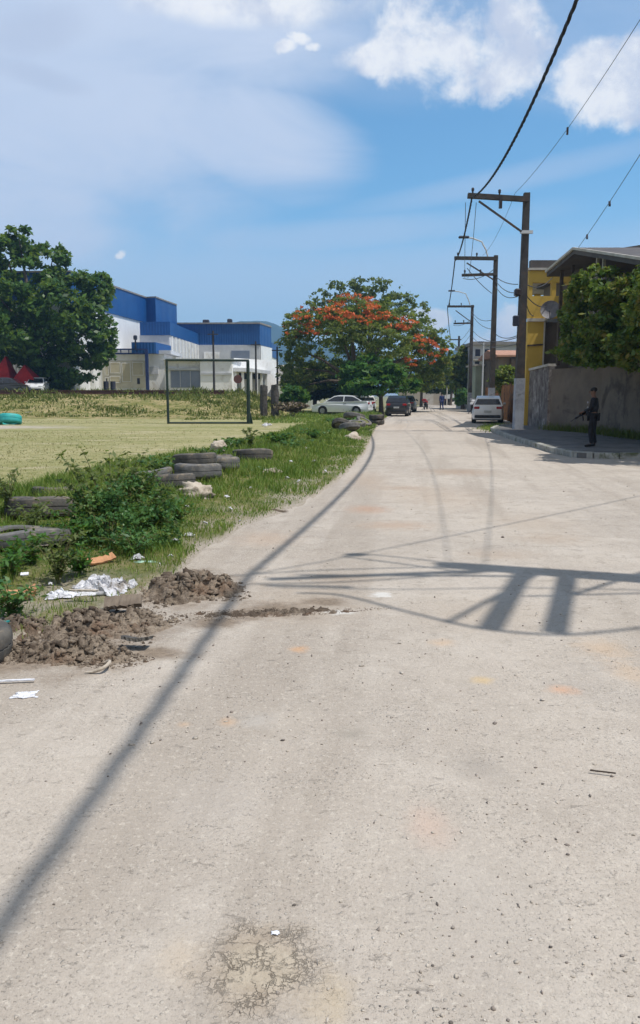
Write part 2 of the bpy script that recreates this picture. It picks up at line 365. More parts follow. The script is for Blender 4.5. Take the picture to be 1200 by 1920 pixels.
m, t, b = newmat('embankment_soil'); M_bank = m; vec = t.coord()
n1 = t.noise(vec, .5, 6, .7, .5); n2 = t.noise(vec, 2.2, 6, .75)
col = t.mix(t.ramp(n1, .4, .6), (.20, .19, .065), (.36, .29, .15))
col = t.mix(t.ramp(n2, .48, .62, 0, .8), col, (.10, .125, .03))
t.set(b.inputs['Base Color'], col); b.inputs['Roughness'].default_value = .95; b.inputs['Specular IOR Level'].default_value = .1
t.set(b.inputs['Normal'], t.bump(n2, .8, .2))
M_earth = pmat('far_ground', (.16, .17, .06), (.25, .22, .12), .2, .95)
M_hill = pmat('wooded_hill', (.02, .045, .03), (.035, .06, .04), .01, .95)

# ------------------------------------------------------------------ ground sheets
def structure(o): o['kind'] = 'structure'; return o
structure(grid_obj('ground', 60, 60, lambda u, v: (5000 * (2 * u - 1) ** 3, 5000 * (2 * v - 1) ** 3, -.06), M_earth))
ROAD_L = [(-14, -3), (-7.5, 1.2), g(-60, 1235), g(60, 1190), g(180, 1150), g(290, 1095), g(345, 1040), g(430, 988), g(540, 946), g(612, 895), g(655, 850), g(682, 812), g(694, 795), g(716, 782), g(756, 770), g(786, 763), g(803, 756), (23, 150), (29, 190)]
KERB = [(40, 18.4), (12, 18.4), g(1190, 861), g(1085, 859), g(1040, 850), g(1000, 837), g(960, 824), g(935, 814), g(922, 808), g(930, 804), g(948, 800), (10.15, 39.5), (10.3, 41), (14.6, 70), (19.8, 105), (30, 145), (36, 190)]
def jag(pts, amp, step, seed):
    L = sum(((Vector((*pts[i + 1], 0)) - Vector((*pts[i], 0))).length) for i in range(len(pts) - 1))
    out = resample(pts, int(L / step)); r = []
    for i, p in enumerate(out):
        a = amp * min(1, .4 + p.length / 25); r.append((p.x + a * fbm(p.x, p.y, seed, 2.2), p.y + a * fbm(p.x, p.y, seed + 9, 2.2)))
    return r
Ls = [(p[0] - .35, p[1] + .25) for p in ROAD_L]
poly = Ls + [(36, 190)] + [(p[0] + .3, p[1] + .3) for p in reversed(KERB[:-1])] + [(40, -14), (-14, -14)]
def flat(name, poly, z, mat):
    tri = geometry.tessellate_polygon([[Vector((x, y, 0)) for x, y in poly]])
    return mesh_obj(name, [(x, y, z) for x, y in poly], [tuple(q) if True else q for q in tri], mat)
structure(flat('road', poly, 0.0, M_road))
FIELD = [(-16, 5.2), (-9, 7.6), g(-60, 950), g(30, 926), g(180, 882), g(330, 852), g(430, 836), g(520, 811), g(600, 789), g(640, 778), g(680, 768), g(720, 760)]
structure(flat('field', [(p[0], p[1] - .25) for p in FIELD] + [(4, 130), (-75, 130), (-75, 5.2)], -.02, M_field))
NS, NTT = 420, 56
rl = resample([(p[0] + .28 * min(1.6, max(.6, p[1] / 12)), p[1] - .12) for p in [(-13, -2.2)] + ROAD_L[1:14]], NS); fl = resample(FIELD[:-1], NS)
def verge_pt(i, j):
    u, v = i * NS, j; k = min(NS - 1, int(u)); f = u - k
    a = rl[k].lerp(rl[k + 1], f); c = fl[k].lerp(fl[k + 1], f); p = a.lerp(c, v)
    e = math.sin(math.pi * min(1, max(0, v)))
    wd_ = (c - a).length; a0 = max(0, min(1, v * wd_ / .40)); near = min(1, (p.length / 6) ** .5)
    z = -.022 + .055 * a0 + .030 * fbm(p.x, p.y, 8, 1.6) * min(1, v * wd_ / .2) + .014 * fbm(p.x, p.y, 3, 7) * min(1, v * wd_ / .2)
    z += (.11 * sstep(.08, .5, v) + .07 * fbm(p.x, p.y, 2, .9) * sstep(.1, .4, v)) * (1 - sstep(.82, 1, v)) - .05 * sstep(.85, 1, v)
    return (p.x, p.y, z)
structure(grid_obj('verge', NS, NTT, verge_pt, M_verge))
def vz(x, y):                                                # height of the verge near a point
    best = min(range(0, NS, 3), key=lambda k: (rl[k].x - x) ** 2 + (rl[k].y - y) ** 2)
    cand = min(((i, j) for i in range(max(0, best - 60), min(NS, best + 60), 2) for j in range(0, 11)), key=lambda q: (lambda p: (p[0] - x) ** 2 + (p[1] - y) ** 2)(verge_pt(q[0] / NS, q[1] / 10)))
    p = verge_pt(cand[0] / NS, cand[1] / 10)
    return max(0, p[2]) if (p[0] - x) ** 2 + (p[1] - y) ** 2 < .6 else 0.0
def bank_z(x, y):
    h = 1.75 * sstep(50, 70, y + 1.2 * fbm(x, y, 1, .12)) * sstep(-1.5, -8, x)
    return -.06 + h + (.14 * fbm(x, y, 3, .35) if h > .02 else 0) * min(1, h * 3)
structure(grid_obj('embankment', 150, 110, lambda u, v: (-80 + 79.5 * u, 49 + 95 * v ** 1.3, bank_z(-80 + 79.5 * u, 49 + 95 * v ** 1.3)), M_bank))
# hills
prof = [(250, 640), (330, 628), (385, 612), (430, 607), (455, 600), (480, 597), (505, 601), (530, 616), (560, 632), (600, 640), (640, 652), (700, 660), (760, 672), (800, 668), (850, 655), (875, 650), (900, 664), (960, 690), (1080, 712)]
def hillz(px):
    for i in range(len(prof) - 1):
        if prof[i][0] <= px <= prof[i + 1][0]:
            f = (px - prof[i][0]) / (prof[i + 1][0] - prof[i][0]); return (1 - f) * prof[i][1] + f * prof[i + 1][1]
    return 740
HY = 1500
def hill(u, v):
    x = -520 + 1160 * u; px = 600 + x / HY * F; hh = max(0, P(600, hillz(px), HY)[2]) * (1 if 250 < px < 1080 else 0)
    y = HY + 520 * (v - .5); k = math.exp(-((v - .5) * 3.0) ** 2)
    return (x * (1 + .1 * (v - .5)), y, -2 + hh * k * (1 + .10 * fbm(x, y, 2, .01) * (1 if abs(v - .5) > .05 else .4)) + 4 * fbm(x, y, 6, .02) * k)
structure(grid_obj('hills', 160, 24, hill, M_hill))
# ------------------------------------------------------------------ vegetation helpers
def unit(a): return a / np.maximum(1e-9, np.linalg.norm(a, axis=1))[:, None]
def leaf_quads(pos, nrm, size, asp=.55, fold=0.0):
    n = len(pos); r = unit(nrs.normal(size=(n, 3))); u = unit(np.cross(nrm, r)); v = np.cross(nrm, u)
    s = size[:, None]; a = asp
    V = np.stack([pos - u * s, pos + v * s * a + nrm * s * fold, pos + u * s, pos - v * s * a + nrm * s * fold], 1).reshape(-1, 3)
    return V, np.arange(n * 4).reshape(n, 4)
def crown_pts(clumps, n, sub=24, subr=.34, shell=.55, droop=0.0):
    vol = np.array([(c[3] * c[4] * c[5]) ** (2 / 3) for c in clumps]); cnt = np.maximum(8, (n * vol / vol.sum()).astype(int))
    PP, NN = [], []
    for c, k in zip(clumps, cnt):
        ns = max(4, int(sub)); d = unit(nrs.normal(size=(ns, 3))); rr = shell + (1 - shell) * nrs.rand(ns, 1) ** .6
        cc = d * rr; pick = nrs.randint(0, ns, k); w_ = nrs.rand(ns) ** .7 + .15; pick = nrs.choice(ns, k, p=w_ / w_.sum())
        off = nrs.normal(size=(k, 3)) * subr * .55; off[:, 2] *= .7
        q = cc[pick] + off; rad = np.array(c[3:6]); ctr = np.array(c[:3])
        pos = ctr + q * rad; pos[:, 2] -= droop * np.abs(off[:, 0]) * rad[2]
        nr = unit(unit(q) * .5 + np.array([0, 0, .55]) + nrs.normal(size=(k, 3)) * .75)
        PP.append(pos); NN.append(nr)
    return np.concatenate(PP), np.concatenate(NN)
def crown(name, clumps, n, leaf, mat, parent, **kw):
    asp = kw.pop('asp', .55); p, nr = crown_pts(clumps, n, **kw)
    V, Fa = leaf_quads(p, nr, leaf * (.55 + .9 * nrs.rand(len(p))), asp)
    return tri_obj(name, V, Fa, mat, parent)
def clump(px, py, rx, ry, Y, root, dy=0.0, rd=None):         # an ellipsoid of leaves given by its outline in the photograph
    x, y, z = P(px, py, Y + dy); k = (Y + dy) / F
    return (x - root[0], y - root[1], z - root[2], rx * k, (rd or (rx + ry) / 2) * k, ry * k)
def limbs(mb, base, top_r, clumps, n, r0, rs, split=.35):
    for c in rs.sample(clumps, min(n, len(clumps))):
        e = Vector(c[:3]); s_ = Vector(base); mid = s_.lerp(e, .5) + Vector((rs.uniform(-.4, .4), rs.uniform(-.4, .4), .12 * (e - s_).length)) * .6
        mb.tube([s_, s_.lerp(mid, .5), mid, e], [r0, r0 * .75, r0 * .5, r0 * .12], 6)
def tree(name, label, cat, loc, clumps, n, leaf, lm, bm_, trunk_h, trunk_r, nl=8, group=None, **kw):
    rt = empty(name, loc, 0, label, cat, group)
    crown('crown', clumps, n, leaf, lm, rt, **kw)
    mb = MB(); rs = random.Random(len(clumps) * 7 + n); lean = rs.uniform(-.15, .15)
    fork = (lean, 0, trunk_h)
    mb.tube([(0, 0, -.3), (lean * .3, .02, trunk_h * .4), fork], [trunk_r * 1.35, trunk_r, trunk_r * .85], 9)
    limbs(mb, fork, 0, clumps, nl, trunk_r * .62, rs)
    mb.build('trunk', bm_, rt, 60)
    return rt
M_bark = pmat('grey_bark', (.16, .125, .095), (.09, .07, .055), 6, .9, bump=.5, bscale=25)
L_big = leafmat('dark_green_leaves', [(.014, .042, .01), (.04, .10, .016), (.085, .18, .028), (.15, .215, .045)], .4, .45, .6)
L_fla = leafmat('feathery_leaves', [(.045, .08, .02), (.115, .175, .035), (.19, .235, .055), (.30, .25, .075)], .55, .6, .8)
L_dark = leafmat('dusky_leaves', [(.015, .028, .013), (.03, .05, .02), (.055, .075, .03)], .2, .6, .8)  # dark grey-green leaf tones
L_brt = leafmat('bright_leaves', [(.02, .07, .01), (.045, .14, .018), (.09, .21, .03)], .38, .5, .7)
L_oliv = leafmat('olive_leaves', [(.055, .085, .03), (.11, .15, .045), (.20, .235, .09)], .45, .6, .8)
L_shr = leafmat('shrub_leaves', [(.025, .08, .025), (.05, .145, .04), (.10, .215, .06), (.17, .28, .085)], .4, .42, 3.0)
L_bou = leafmat('creeper_leaves', [(.03, .08, .014), (.075, .15, .024), (.15, .19, .035), (.28, .21, .045)], .4, .5, 1.4)
M_red = leafmat('orange_red_flowers', [(.50, .07, .02), (.66, .13, .035), (.76, .22, .07)], .3, .6, 1.5)
M_gr1 = leafmat('verge_grass', [(.07, .14, .02), (.13, .23, .035), (.23, .30, .06), (.38, .36, .14)], .38, .6, 1.2)
M_gr2 = leafmat('dry_weeds', [(.06, .09, .015), (.10, .14, .025), (.17, .19, .045), (.30, .25, .11)], .28, .7, .45)
M_gr3 = leafmat('field_blades', [(.20, .20, .075), (.30, .27, .12), (.38, .33, .17)], .25, .7, .5)

def blades(name, pts, h, w_, mat, bend=.4, parent=None):      # pts (n,3), h, w_ arrays
    n = len(pts); a = nrs.rand(n) * 2 * np.pi; d = np.stack([np.cos(a), np.sin(a), np.zeros(n)], 1)
    la = nrs.rand(n) * 2 * np.pi; lean = np.stack([np.cos(la), np.sin(la), np.zeros(n)], 1) * (bend * h * (.3 + nrs.rand(n)))[:, None]
    up = np.zeros((n, 3)); up[:, 2] = h
    mid = pts + up * .55 + lean * .3; tip = pts + up * .97 + lean
    ww = d * w_[:, None]
    V = np.stack([pts - ww * .5, pts + ww * .5, mid + ww * .42, mid - ww * .42, tip], 1).reshape(-1, 3)
    b_ = np.arange(n)[:, None] * 5
    Fa = np.concatenate([b_ + np.array([[0, 1, 2]]), b_ + np.array([[0, 2, 3]]), b_ + np.array([[3, 2, 4]])])
    return tri_obj(name, V, Fa, mat, parent)

# ------------------------------------------------------------------ grass and weeds (nobody could count them)
VG = np.array([[verge_pt(i / 165, j / 30) for j in range(31)] for i in range(166)])
def verge_sample(n, tpow=1.0, smin=0.0, smax=1.0):
    u = (smin + (smax - smin) * nrs.rand(n)) * 165; v = nrs.rand(n) ** tpow * 30
    i = np.minimum(164, u.astype(int)); j = np.minimum(29, v.astype(int)); fu = (u - i)[:, None]; fv = (v - j)[:, None]
    p = (VG[i, j] * (1 - fu) * (1 - fv) + VG[i + 1, j] * fu * (1 - fv) + VG[i, j + 1] * (1 - fu) * fv + VG[i + 1, j + 1] * fu * fv)
    return p, v / 30
p, v_ = verge_sample(520000)

d = np.hypot(p[:, 0], p[:, 1])
dens = np.array([.72 + .9 * fbm(q[0], q[1], 21, .9) for q in p]) + .3 * (v_ > .2)
edge = np.clip((p[:, 2] - .002) * 28, 0, 1)
keep = (nrs.rand(len(p)) < np.clip(dens, .06, 1) * edge) & (nrs.rand(len(p)) < np.clip((9 / d) ** 1.5, .10, 1)) & (d > 3)
p = p[keep]; d = d[keep]; v_ = v_[keep]
p[:, 2] = np.maximum(p[:, 2], 0) - .005
tall = np.array([max(.35, 1 + 1.3 * fbm(q[0], q[1], 31, .8)) for q in p])
h = (.05 + .13 * nrs.rand(len(p)) ** 1.6) * tall * (.5 + .5 * np.clip((v_ - .1) * 4, 0, 1)); ww = np.maximum(.005, d * .0011) * (.7 + .6 * nrs.rand(len(p)))
o = blades('grass', p, h, ww, M_gr1, .5); tag(o, 'green grass along the left edge of the dusty road', None, None, 'stuff')
# thin short grass over the field, thicker towards the verge
n = 20000; u = nrs.rand(n); yy = 9 + 40 * nrs.rand(n) ** 1.3; xx = -(.5 + .42 * nrs.rand(n)) * yy * .95 + nrs.rand(n) * yy * .35
fx = np.interp(yy, [q.y for q in fl], [q.x for q in fl]); keep = xx < fx + .3; xx, yy = xx[keep], yy[keep]
keep = ~((np.abs(xx + 19.5) < 12.5) & (np.abs(yy - 38.5) < 4.2)); xx, yy = xx[keep], yy[keep]
p = np.stack([xx, yy, np.full(len(xx), -.025)], 1)
h = (.02 + .035 * nrs.rand(len(p)) ** 2); o = blades('field_grass', p, h, yy * .0011, M_gr3, .8); tag(o, 'short dry grass on the pitch', None, None, 'stuff')
# weeds on the embankment
n = 110000; xx = -62 + 61 * nrs.rand(n); yy = 49.5 + 27 * nrs.rand(n)
zz = np.array([bank_z(a, b_) for a, b_ in zip(xx, yy)]); dn = np.array([.45 + .9 * fbm(a, b_, 41, .22) for a, b_ in zip(xx, yy)])
keep = ((zz > .05) | (xx > -9)) & (nrs.rand(n) < np.clip(dn, .04, 1)) & (zz > -.2); p = np.stack([xx, yy, np.maximum(zz, -.02) - .02], 1)[keep]
keep = p[:, 0] < (-.055 * p[:, 1] + .5); p = p[keep]
h = (.06 + .30 * nrs.rand(len(p)) ** 3.2) * np.array([max(.25, .8 + 1.6 * fbm(q[0], q[1], 51, .22) + .5 * (q[1] > 63)) for q in p])
o = blades('weeds', p, h, p[:, 1] * .0017 * (.6 + .8 * nrs.rand(len(p))), M_gr2, .6); tag(o, 'green and straw coloured weeds on the embankment', None, None, 'stuff')
# grass under the parked car and the far trees
n = 9000; yy = 44 + 30 * nrs.rand(n); xx = yy * (-.075 + .14 * nrs.rand(n)); rx = np.interp(yy, [q[1] for q in ROAD_L[5:15]], [q[0] for q in ROAD_L[5:15]])
keep = xx < rx - .2; p = np.stack([xx, yy, np.full(n, -.03)], 1)[keep]
h = .05 + .16 * nrs.rand(len(p)) ** 2; o = blades('roadside_grass', p, h, p[:, 1] * .0011, M_gr1, .6); tag(o, 'green grass around the parked silver car', None, None, 'stuff')

# ------------------------------------------------------------------ trees on the left and in the middle
def bz(x, y): return max(bank_z(x, y), -.02) if x < -.5 else 0
Y0 = 80; bx = P(70, 735, Y0)[0]; rt = (bx, Y0, bz(bx, Y0))
cl = [clump(a, b_, c, e, Y0, rt, dy, rd) for a, b_, c, e, dy, rd in [
    (36, 450, 30, 24, 0, 34), (58, 470, 12, 18, 0, 16), (8, 476, 34, 30, 1, 40), (118, 478, 14, 16, 0, 18), (190, 540, 20, 24, 0, 22), (-40, 520, 60, 70, 2, 60), (98, 488, 26, 28, -1, 30), (60, 530, 50, 42, -3, 46), (0, 560, 60, 50, -3, 50), (150, 555, 44, 40, 0, 44), (178, 545, 32, 30, 1, 30),
    (183, 590, 34, 40, 0, 36), (110, 580, 55, 44, -4, 50), (40, 610, 60, 44, -5, 54), (-50, 620, 60, 60, 0, 60), (150, 640, 52, 42, -2, 48), (190, 640, 26, 34, 0, 30), (80, 650, 60, 40, -3, 56), (10, 650, 50, 30, -2, 50), (130, 690, 48, 34, 0, 44), (90, 705, 44, 28, 1, 44), (168, 672, 32, 22, 0, 30), (-70, 680, 50, 40, 3, 50)]]
tree('broadleaf_tree', 'tall dense dark green tree over the red awning, tallest in the photo', 'tree', rt, cl, 34000, .27, L_big, M_bark, 5.0, .55, 10, sub=26, subr=.26, shell=.72)

Y0 = 72; bx = P(668, 752, Y0)[0]; rt = (bx, Y0, 0)
cl = [clump(a, b_, c, e, Y0, rt, dy, rd) for a, b_, c, e, dy, rd in [
    (560, 605, 34, 24, 0, 40), (600, 592, 44, 28, -2, 44), (650, 585, 48, 28, -3, 48), (700, 588, 46, 28, -2, 46), (745, 605, 44, 28, -1, 46), (790, 630, 42, 30, 0, 44), (825, 655, 26, 28, 0, 34), (815, 690, 30, 22, 1, 34), (780, 670, 38, 26, -1, 40),
    (545, 650, 26, 30, 0, 34), (580, 640, 40, 30, -2, 40), (640, 625, 44, 26, -5, 44), (700, 630, 48, 26, -5, 48), (745, 650, 40, 26, -4, 40), (560, 690, 34, 26, 1, 40), (610, 680, 34, 28, 2, 40), (770, 705, 40, 20, 1, 40), (540, 700, 22, 26, 2, 34), (560, 725, 30, 16, 3, 40), (610, 715, 40, 20, 4, 44), (660, 690, 50, 30, 5, 50), (720, 680, 50, 30, 5, 50), (800, 715, 34, 18, 4, 40), (830, 690, 18, 22, 2, 26), (680, 650, 60, 24, 4, 60), (660, 600, 70, 24, 5, 60)]]
cl = [(*q[:3], q[3] * .97, q[4], q[5]) for q in cl]
fl_rt = tree('flamboyant_tree', 'wide domed tree with orange-red flowers over parked cars', 'tree', rt, cl, 38000, .17, L_fla, M_bark, 2.6, .42, 14, sub=44, subr=.20, shell=.45, asp=.4)
cf = [clump(a, b_, c, e, Y0, rt, dy, c) for a, b_, c, e, dy in [(538, 611, 10, 7, -1), (562, 586, 15, 10, -2), (590, 580, 18, 9, -3), (625, 577, 16, 9, -4), (636, 572, 12, 8, -4), (672, 570, 17, 9, -4), (690, 578, 14, 9, -5), (590, 606, 12, 9, -5), (610, 588, 12, 9, -5), (715, 592, 16, 10, -5), (752, 598, 15, 7, -3), (768, 606, 12, 7, -3), (655, 590, 16, 8, -6), (812, 678, 10, 6, -2), (685, 600, 16, 6, -7), (730, 612, 12, 6, -6), (640, 600, 14, 6, -7), (575, 600, 30, 16, -3), (640, 585, 40, 16, -5), (700, 590, 40, 16, -5), (760, 612, 34, 16, -3), (555, 625, 20, 12, -2), (800, 650, 24, 16, -2), (600, 618, 22, 9, -5), (790, 635, 26, 14, -3), (820, 660, 18, 14, -2), (690, 560, 36, 12, 0), (640, 560, 30, 10, 0), (770, 680, 24, 10, -4)]]
crown('blossom', cf, 3100, .13, M_red, fl_rt, sub=9, subr=.22, shell=.4)

Y0 = 95; bx = P(690, 740, Y0)[0]; rt = (bx, Y0, 0)
cl = [clump(a, b_, c, e, Y0, rt, 0, c) for a, b_, c, e in [(605, 560, 22, 18), (640, 545, 30, 22), (690, 535, 34, 24), (720, 548, 30, 24), (665, 560, 40, 24), (745, 570, 34, 26), (780, 585, 26, 24), (700, 575, 60, 30), (620, 600, 40, 40), (760, 620, 50, 40)]]
tree('slender_tree', 'pale airy tree rising behind the orange flowering tree', 'tree', rt, cl, 4600, .24, L_oliv, M_bark, 7.0, .3, 10, sub=22, subr=.22, shell=.55)

Y0 = 66; bx = P(715, 760, Y0)[0]; rt = (bx, Y0, 0)
cl = [clump(a, b_, c, e, Y0, rt, dy, c) for a, b_, c, e, dy in [(665, 700, 26, 24, 0), (700, 690, 34, 26, -1), (735, 705, 36, 22, -1), (755, 722, 28, 18, 0), (700, 722, 40, 18, -2), (660, 725, 24, 16, 0)]]
tree('bushy_tree', 'low bright green tree right behind the dark parked car', 'tree', rt, cl, 8000, .20, L_brt, M_bark, 1.4, .2, 6, sub=26, subr=.3)

Y0 = 78; bx = P(590, 745, Y0)[0]; rt = (bx, Y0, 0)
cl = [clump(a, b_, c, e, Y0, rt, dy, c) for a, b_, c, e, dy in [(548, 715, 24, 20, 0), (585, 705, 34, 26, 1), (620, 715, 34, 26, 0), (600, 735, 46, 14, 0), (655, 735, 30, 14, 2)]]
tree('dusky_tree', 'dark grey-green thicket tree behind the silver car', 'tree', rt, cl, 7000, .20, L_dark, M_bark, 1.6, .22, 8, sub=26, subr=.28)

for (px, py, Yd, cs, lab, n_, lm) in [
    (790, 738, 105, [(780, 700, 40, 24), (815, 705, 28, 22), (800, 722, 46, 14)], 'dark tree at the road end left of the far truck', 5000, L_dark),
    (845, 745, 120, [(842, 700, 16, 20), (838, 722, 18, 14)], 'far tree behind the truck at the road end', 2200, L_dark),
    (868, 742, 88, [(862, 690, 18, 26), (872, 665, 12, 18), (876, 705, 18, 24), (866, 725, 20, 16)], 'tall dark tree behind the distant poles on the right', 4200, L_fla)]:
    bx = P(px, py, Yd)[0]; rt = (bx, Yd, 0)
    tree('distant_tree', lab, 'tree', rt, [clump(a, b_, c, e, Yd, rt, 0, c) for a, b_, c, e in cs], n_, .25, lm, M_bark, 2.0, .2, 4, group='trees at the far end of the street', sub=18, subr=.3)

def bush(name, label, loc, clumps, n, leaf, lm, group=None, stems=7, **kw):
    rt = empty(name, loc, 0, label, 'bush', group)
    crown('foliage', clumps, n, leaf, lm, rt, **kw)
    mb = MB(); rs = random.Random(n)
    for c in clumps:
        for k in range(max(2, stems // len(clumps))):
            e = Vector((c[0] + rs.uniform(-.6, .6) * c[3], c[1] + rs.uniform(-.5, .5) * c[4], c[2] + .3 * c[5]))
            mb.tube([(rs.uniform(-.1, .1), rs.uniform(-.1, .1), -.05), Vector((0, 0, 0)).lerp(e, .5) + Vector((0, 0, .1)), e], [.02, .015, .006], 5)
    mb.build('stem', M_bark, rt); return rt
Y0 = 58; bx = P(545, 770, Y0)[0]; z0 = 0; rt = (bx, Y0, z0)
bush('bush', 'bright green rounded bush beside the dark wooden posts', rt, [clump(a, b_, c, e, Y0, rt, 0, c) for a, b_, c, e in [(548, 737, 20, 14), (562, 745, 16, 12), (535, 745, 12, 12)]], 2600, .15, L_brt)
rt = (P(550, 772, 55)[0], 55, 0)
bush('bush', 'dry brown brush heap in front of the bright green bush', rt, [clump(a, b_, c, e, 55, rt, 0, c) for a, b_, c, e in [(540, 762, 22, 9), (560, 764, 16, 8)]], 1300, .13, leafmat('dry_brush', [(.10, .07, .05), (.19, .14, .10), (.12, .12, .05)], .1))
rt = (P(872, 757, 84)[0], 84, 0)
bush('bush', 'green roadside bush below the distant power poles', rt, [clump(a, b_, c, e, 84, rt, 0, c) for a, b_, c, e in [(870, 740, 13, 12), (880, 745, 10, 12), (862, 752, 10, 6)]], 1800, .2, L_shr)

# ------------------------------------------------------------------ near shrub with reaching sprigs
sx, sy = g(225, 1030); rt = (sx, sy, .06)
k = sy / F
cl = []
for a, b_, c, e, dy in [(215, 985, 74, 52, 0), (170, 950, 44, 42, .1), (280, 985, 50, 44, -.05), (240, 930, 52, 36, .15), (300, 950, 34, 34, .1), (160, 1000, 42, 36, -.1), (270, 1020, 52, 26, -.2), (320, 1005, 24, 24, 0), (255, 905, 44, 24, .35)]:
    cl.append(clump(a, b_, c, e, sy, rt, dy, c))
sh = empty('shrub', rt, 0, 'leafy knee-high shrub with reaching sprigs among the tyres', 'shrub')
p_, nr_ = crown_pts(cl, 8200, sub=70, subr=.26, shell=.45)
V, Fa = leaf_quads(p_, nr_, .021 * (.6 + .8 * nrs.rand(len(p_))), .5, .08)
tri_obj('foliage', V, Fa, L_shr, sh)
mb = MB(); LP, LN = [], []
rs = random.Random(4)
for a, b_, dy in [(112, 852, .1), (150, 838, .3), (135, 872, 0), (185, 868, .4), (240, 850, .35), (205, 850, .5), (270, 848, .4), (118, 905, .1), (165, 880, .2), (255, 868, .2), (300, 880, .3), (330, 930, 0), (345, 985, -.1), (90, 960, -.1), (110, 930, 0), (318, 912, .1), (226, 862, .25), (285, 868, .2)]:
    e = Vector(P(a, b_, sy + dy)) - Vector(rt); s_ = Vector((e.x * .25 + rs.uniform(-.08, .08), rs.uniform(-.1, .1), .15))
    mid = s_.lerp(e, .55) + Vector((-.1 * e.x, 0, .1)); pts = []
    for q in range(9):
        u = q / 8; pts.append(s_ * (1 - u) ** 2 + mid * 2 * u * (1 - u) + e * u * u)
    mb.tube(pts, [.007 - .0006 * q for q in range(9)], 5)
    for q in range(2, 9):
        for sgn in (-1, 1):
            for rep in range(3):
                d_ = Vector((rs.gauss(0, 1), rs.gauss(0, 1), rs.gauss(.2, .5))).normalized()
                LP.append(pts[q] + d_ * rs.uniform(.015, .06)); LN.append((d_ * .3 + Vector((rs.gauss(0, .4), rs.gauss(0, .4), .8))).normalized())
mb.build('stem', pmat('green_stem', (.10, .12, .04), (.14, .11, .05), 8), sh)
V, Fa = leaf_quads(np.array([tuple(q) for q in LP]), unit(np.array([tuple(q) for q in LN])), .042 * (.6 + .7 * nrs.rand(len(LP))), .42)
tri_obj('sprig_leaves', V, Fa, L_oliv, sh)

def weed_plant(px, py, hgt, n, lab, lm, leaf=.028, spread=.25):
    x, y = g(px, py, .05); z = vz(x, y); r_ = empty('weed_plant', (x, y, z), 0, lab, 'weed')
    rs = random.Random(int(px * 3 + py)); mb = MB(); LP, LN = [], []
    for q in range(n):
        a = rs.uniform(0, 6.283); e = Vector((math.cos(a) * spread * rs.uniform(.2, 1), math.sin(a) * spread * rs.uniform(.2, 1), hgt * rs.uniform(.55, 1)))
        pts = [Vector((e.x * .2 * u_, e.y * .2 * u_, e.z * u_)).lerp(e, u_ ** 2) for u_ in (0, .25, .5, .75, 1)]
        mb.tube(pts, [.005, .0045, .004, .003, .0015], 4)
        for i in range(1, 5):
            for rep in range(6):
                d_ = Vector((rs.gauss(0, 1), rs.gauss(0, 1), rs.gauss(0, .5))).normalized(); LP.append(tuple(pts[i] + d_ * rs.uniform(.01, .06))); LN.append((rs.gauss(0, .5), rs.gauss(0, .5), .8))
    mb.build('stem', bpy.data.materials['green_stem'], r_)
    V, Fa = leaf_quads(np.array(LP), unit(np.array(LN)), leaf * (.5 + .9 * nrs.rand(len(LP))), .4); tri_obj('foliage', V, Fa, lm, r_); return r_
for k_, (a_, b_, h_, l_, m_) in enumerate([(60, 1010, .34, 'yellowish weed between the two big flat tyres', L_oliv), (150, 1075, .24, 'short weed beside the flat orange-pink cardboard', L_brt), (330, 985, .3, 'pale weed at the right flank of the shrub', L_brt), (300, 905, .34, 'weed growing out of the tyre behind the shrub', L_shr), (440, 850, .3, 'weed between the stacked tyres and the lone tyre', L_shr), (520, 840, .34, 'weed right beside the lone half-buried tyre', L_brt), (640, 800, .36, 'weed growing in front of the far tyre heap', L_brt), (20, 1085, .3, 'weed behind the folded orange cardboard', L_brt)]):
    weed_plant(a_, b_, h_, 16, l_, m_, .03 * max(1, g(a_, b_)[1] / 9), .3 * max(1, g(a_, b_)[1] / 12))
weed_plant(108, 1090, .42, 16, 'leggy yellow-green weed above the cardboard on the verge', L_oliv)
weed_plant(20, 985, .50, 14, 'weed with bent stalks at the photo left edge by the tyre', L_oliv, .032, .3)
weed_plant(140, 1030, .34, 18, 'bright broad weed under the near side of the shrub', L_brt, .03, .35)
weed_plant(250, 1040, .22, 18, 'low green weed at the shrub foot beside the small white bag', L_shr, .028, .35)
weed_plant(20, 1150, .26, 16, 'low leafy weed beside the folded orange cardboard', L_shr, .03, .3)
weed_plant(60, 1060, .3, 16, 'dense green weed in front of the flattened grey tyre', L_brt, .03, .35)
weed_plant(470, 850, .55, 12, 'tall weed sprig beside the half-buried tyre on the verge', L_oliv, .05, .3)
weed_plant(590, 830, .35, 18, 'green verge weed near the heap of tyres', L_brt, .06, .7)
weed_plant(545, 850, .3, 18, 'broad low green weed between the lone tyre and the tyre heap', L_shr, .06, .7)
weed_plant(400, 870, .3, 14, 'green weed growing at the foot of the stacked tyres', L_brt, .045, .4)
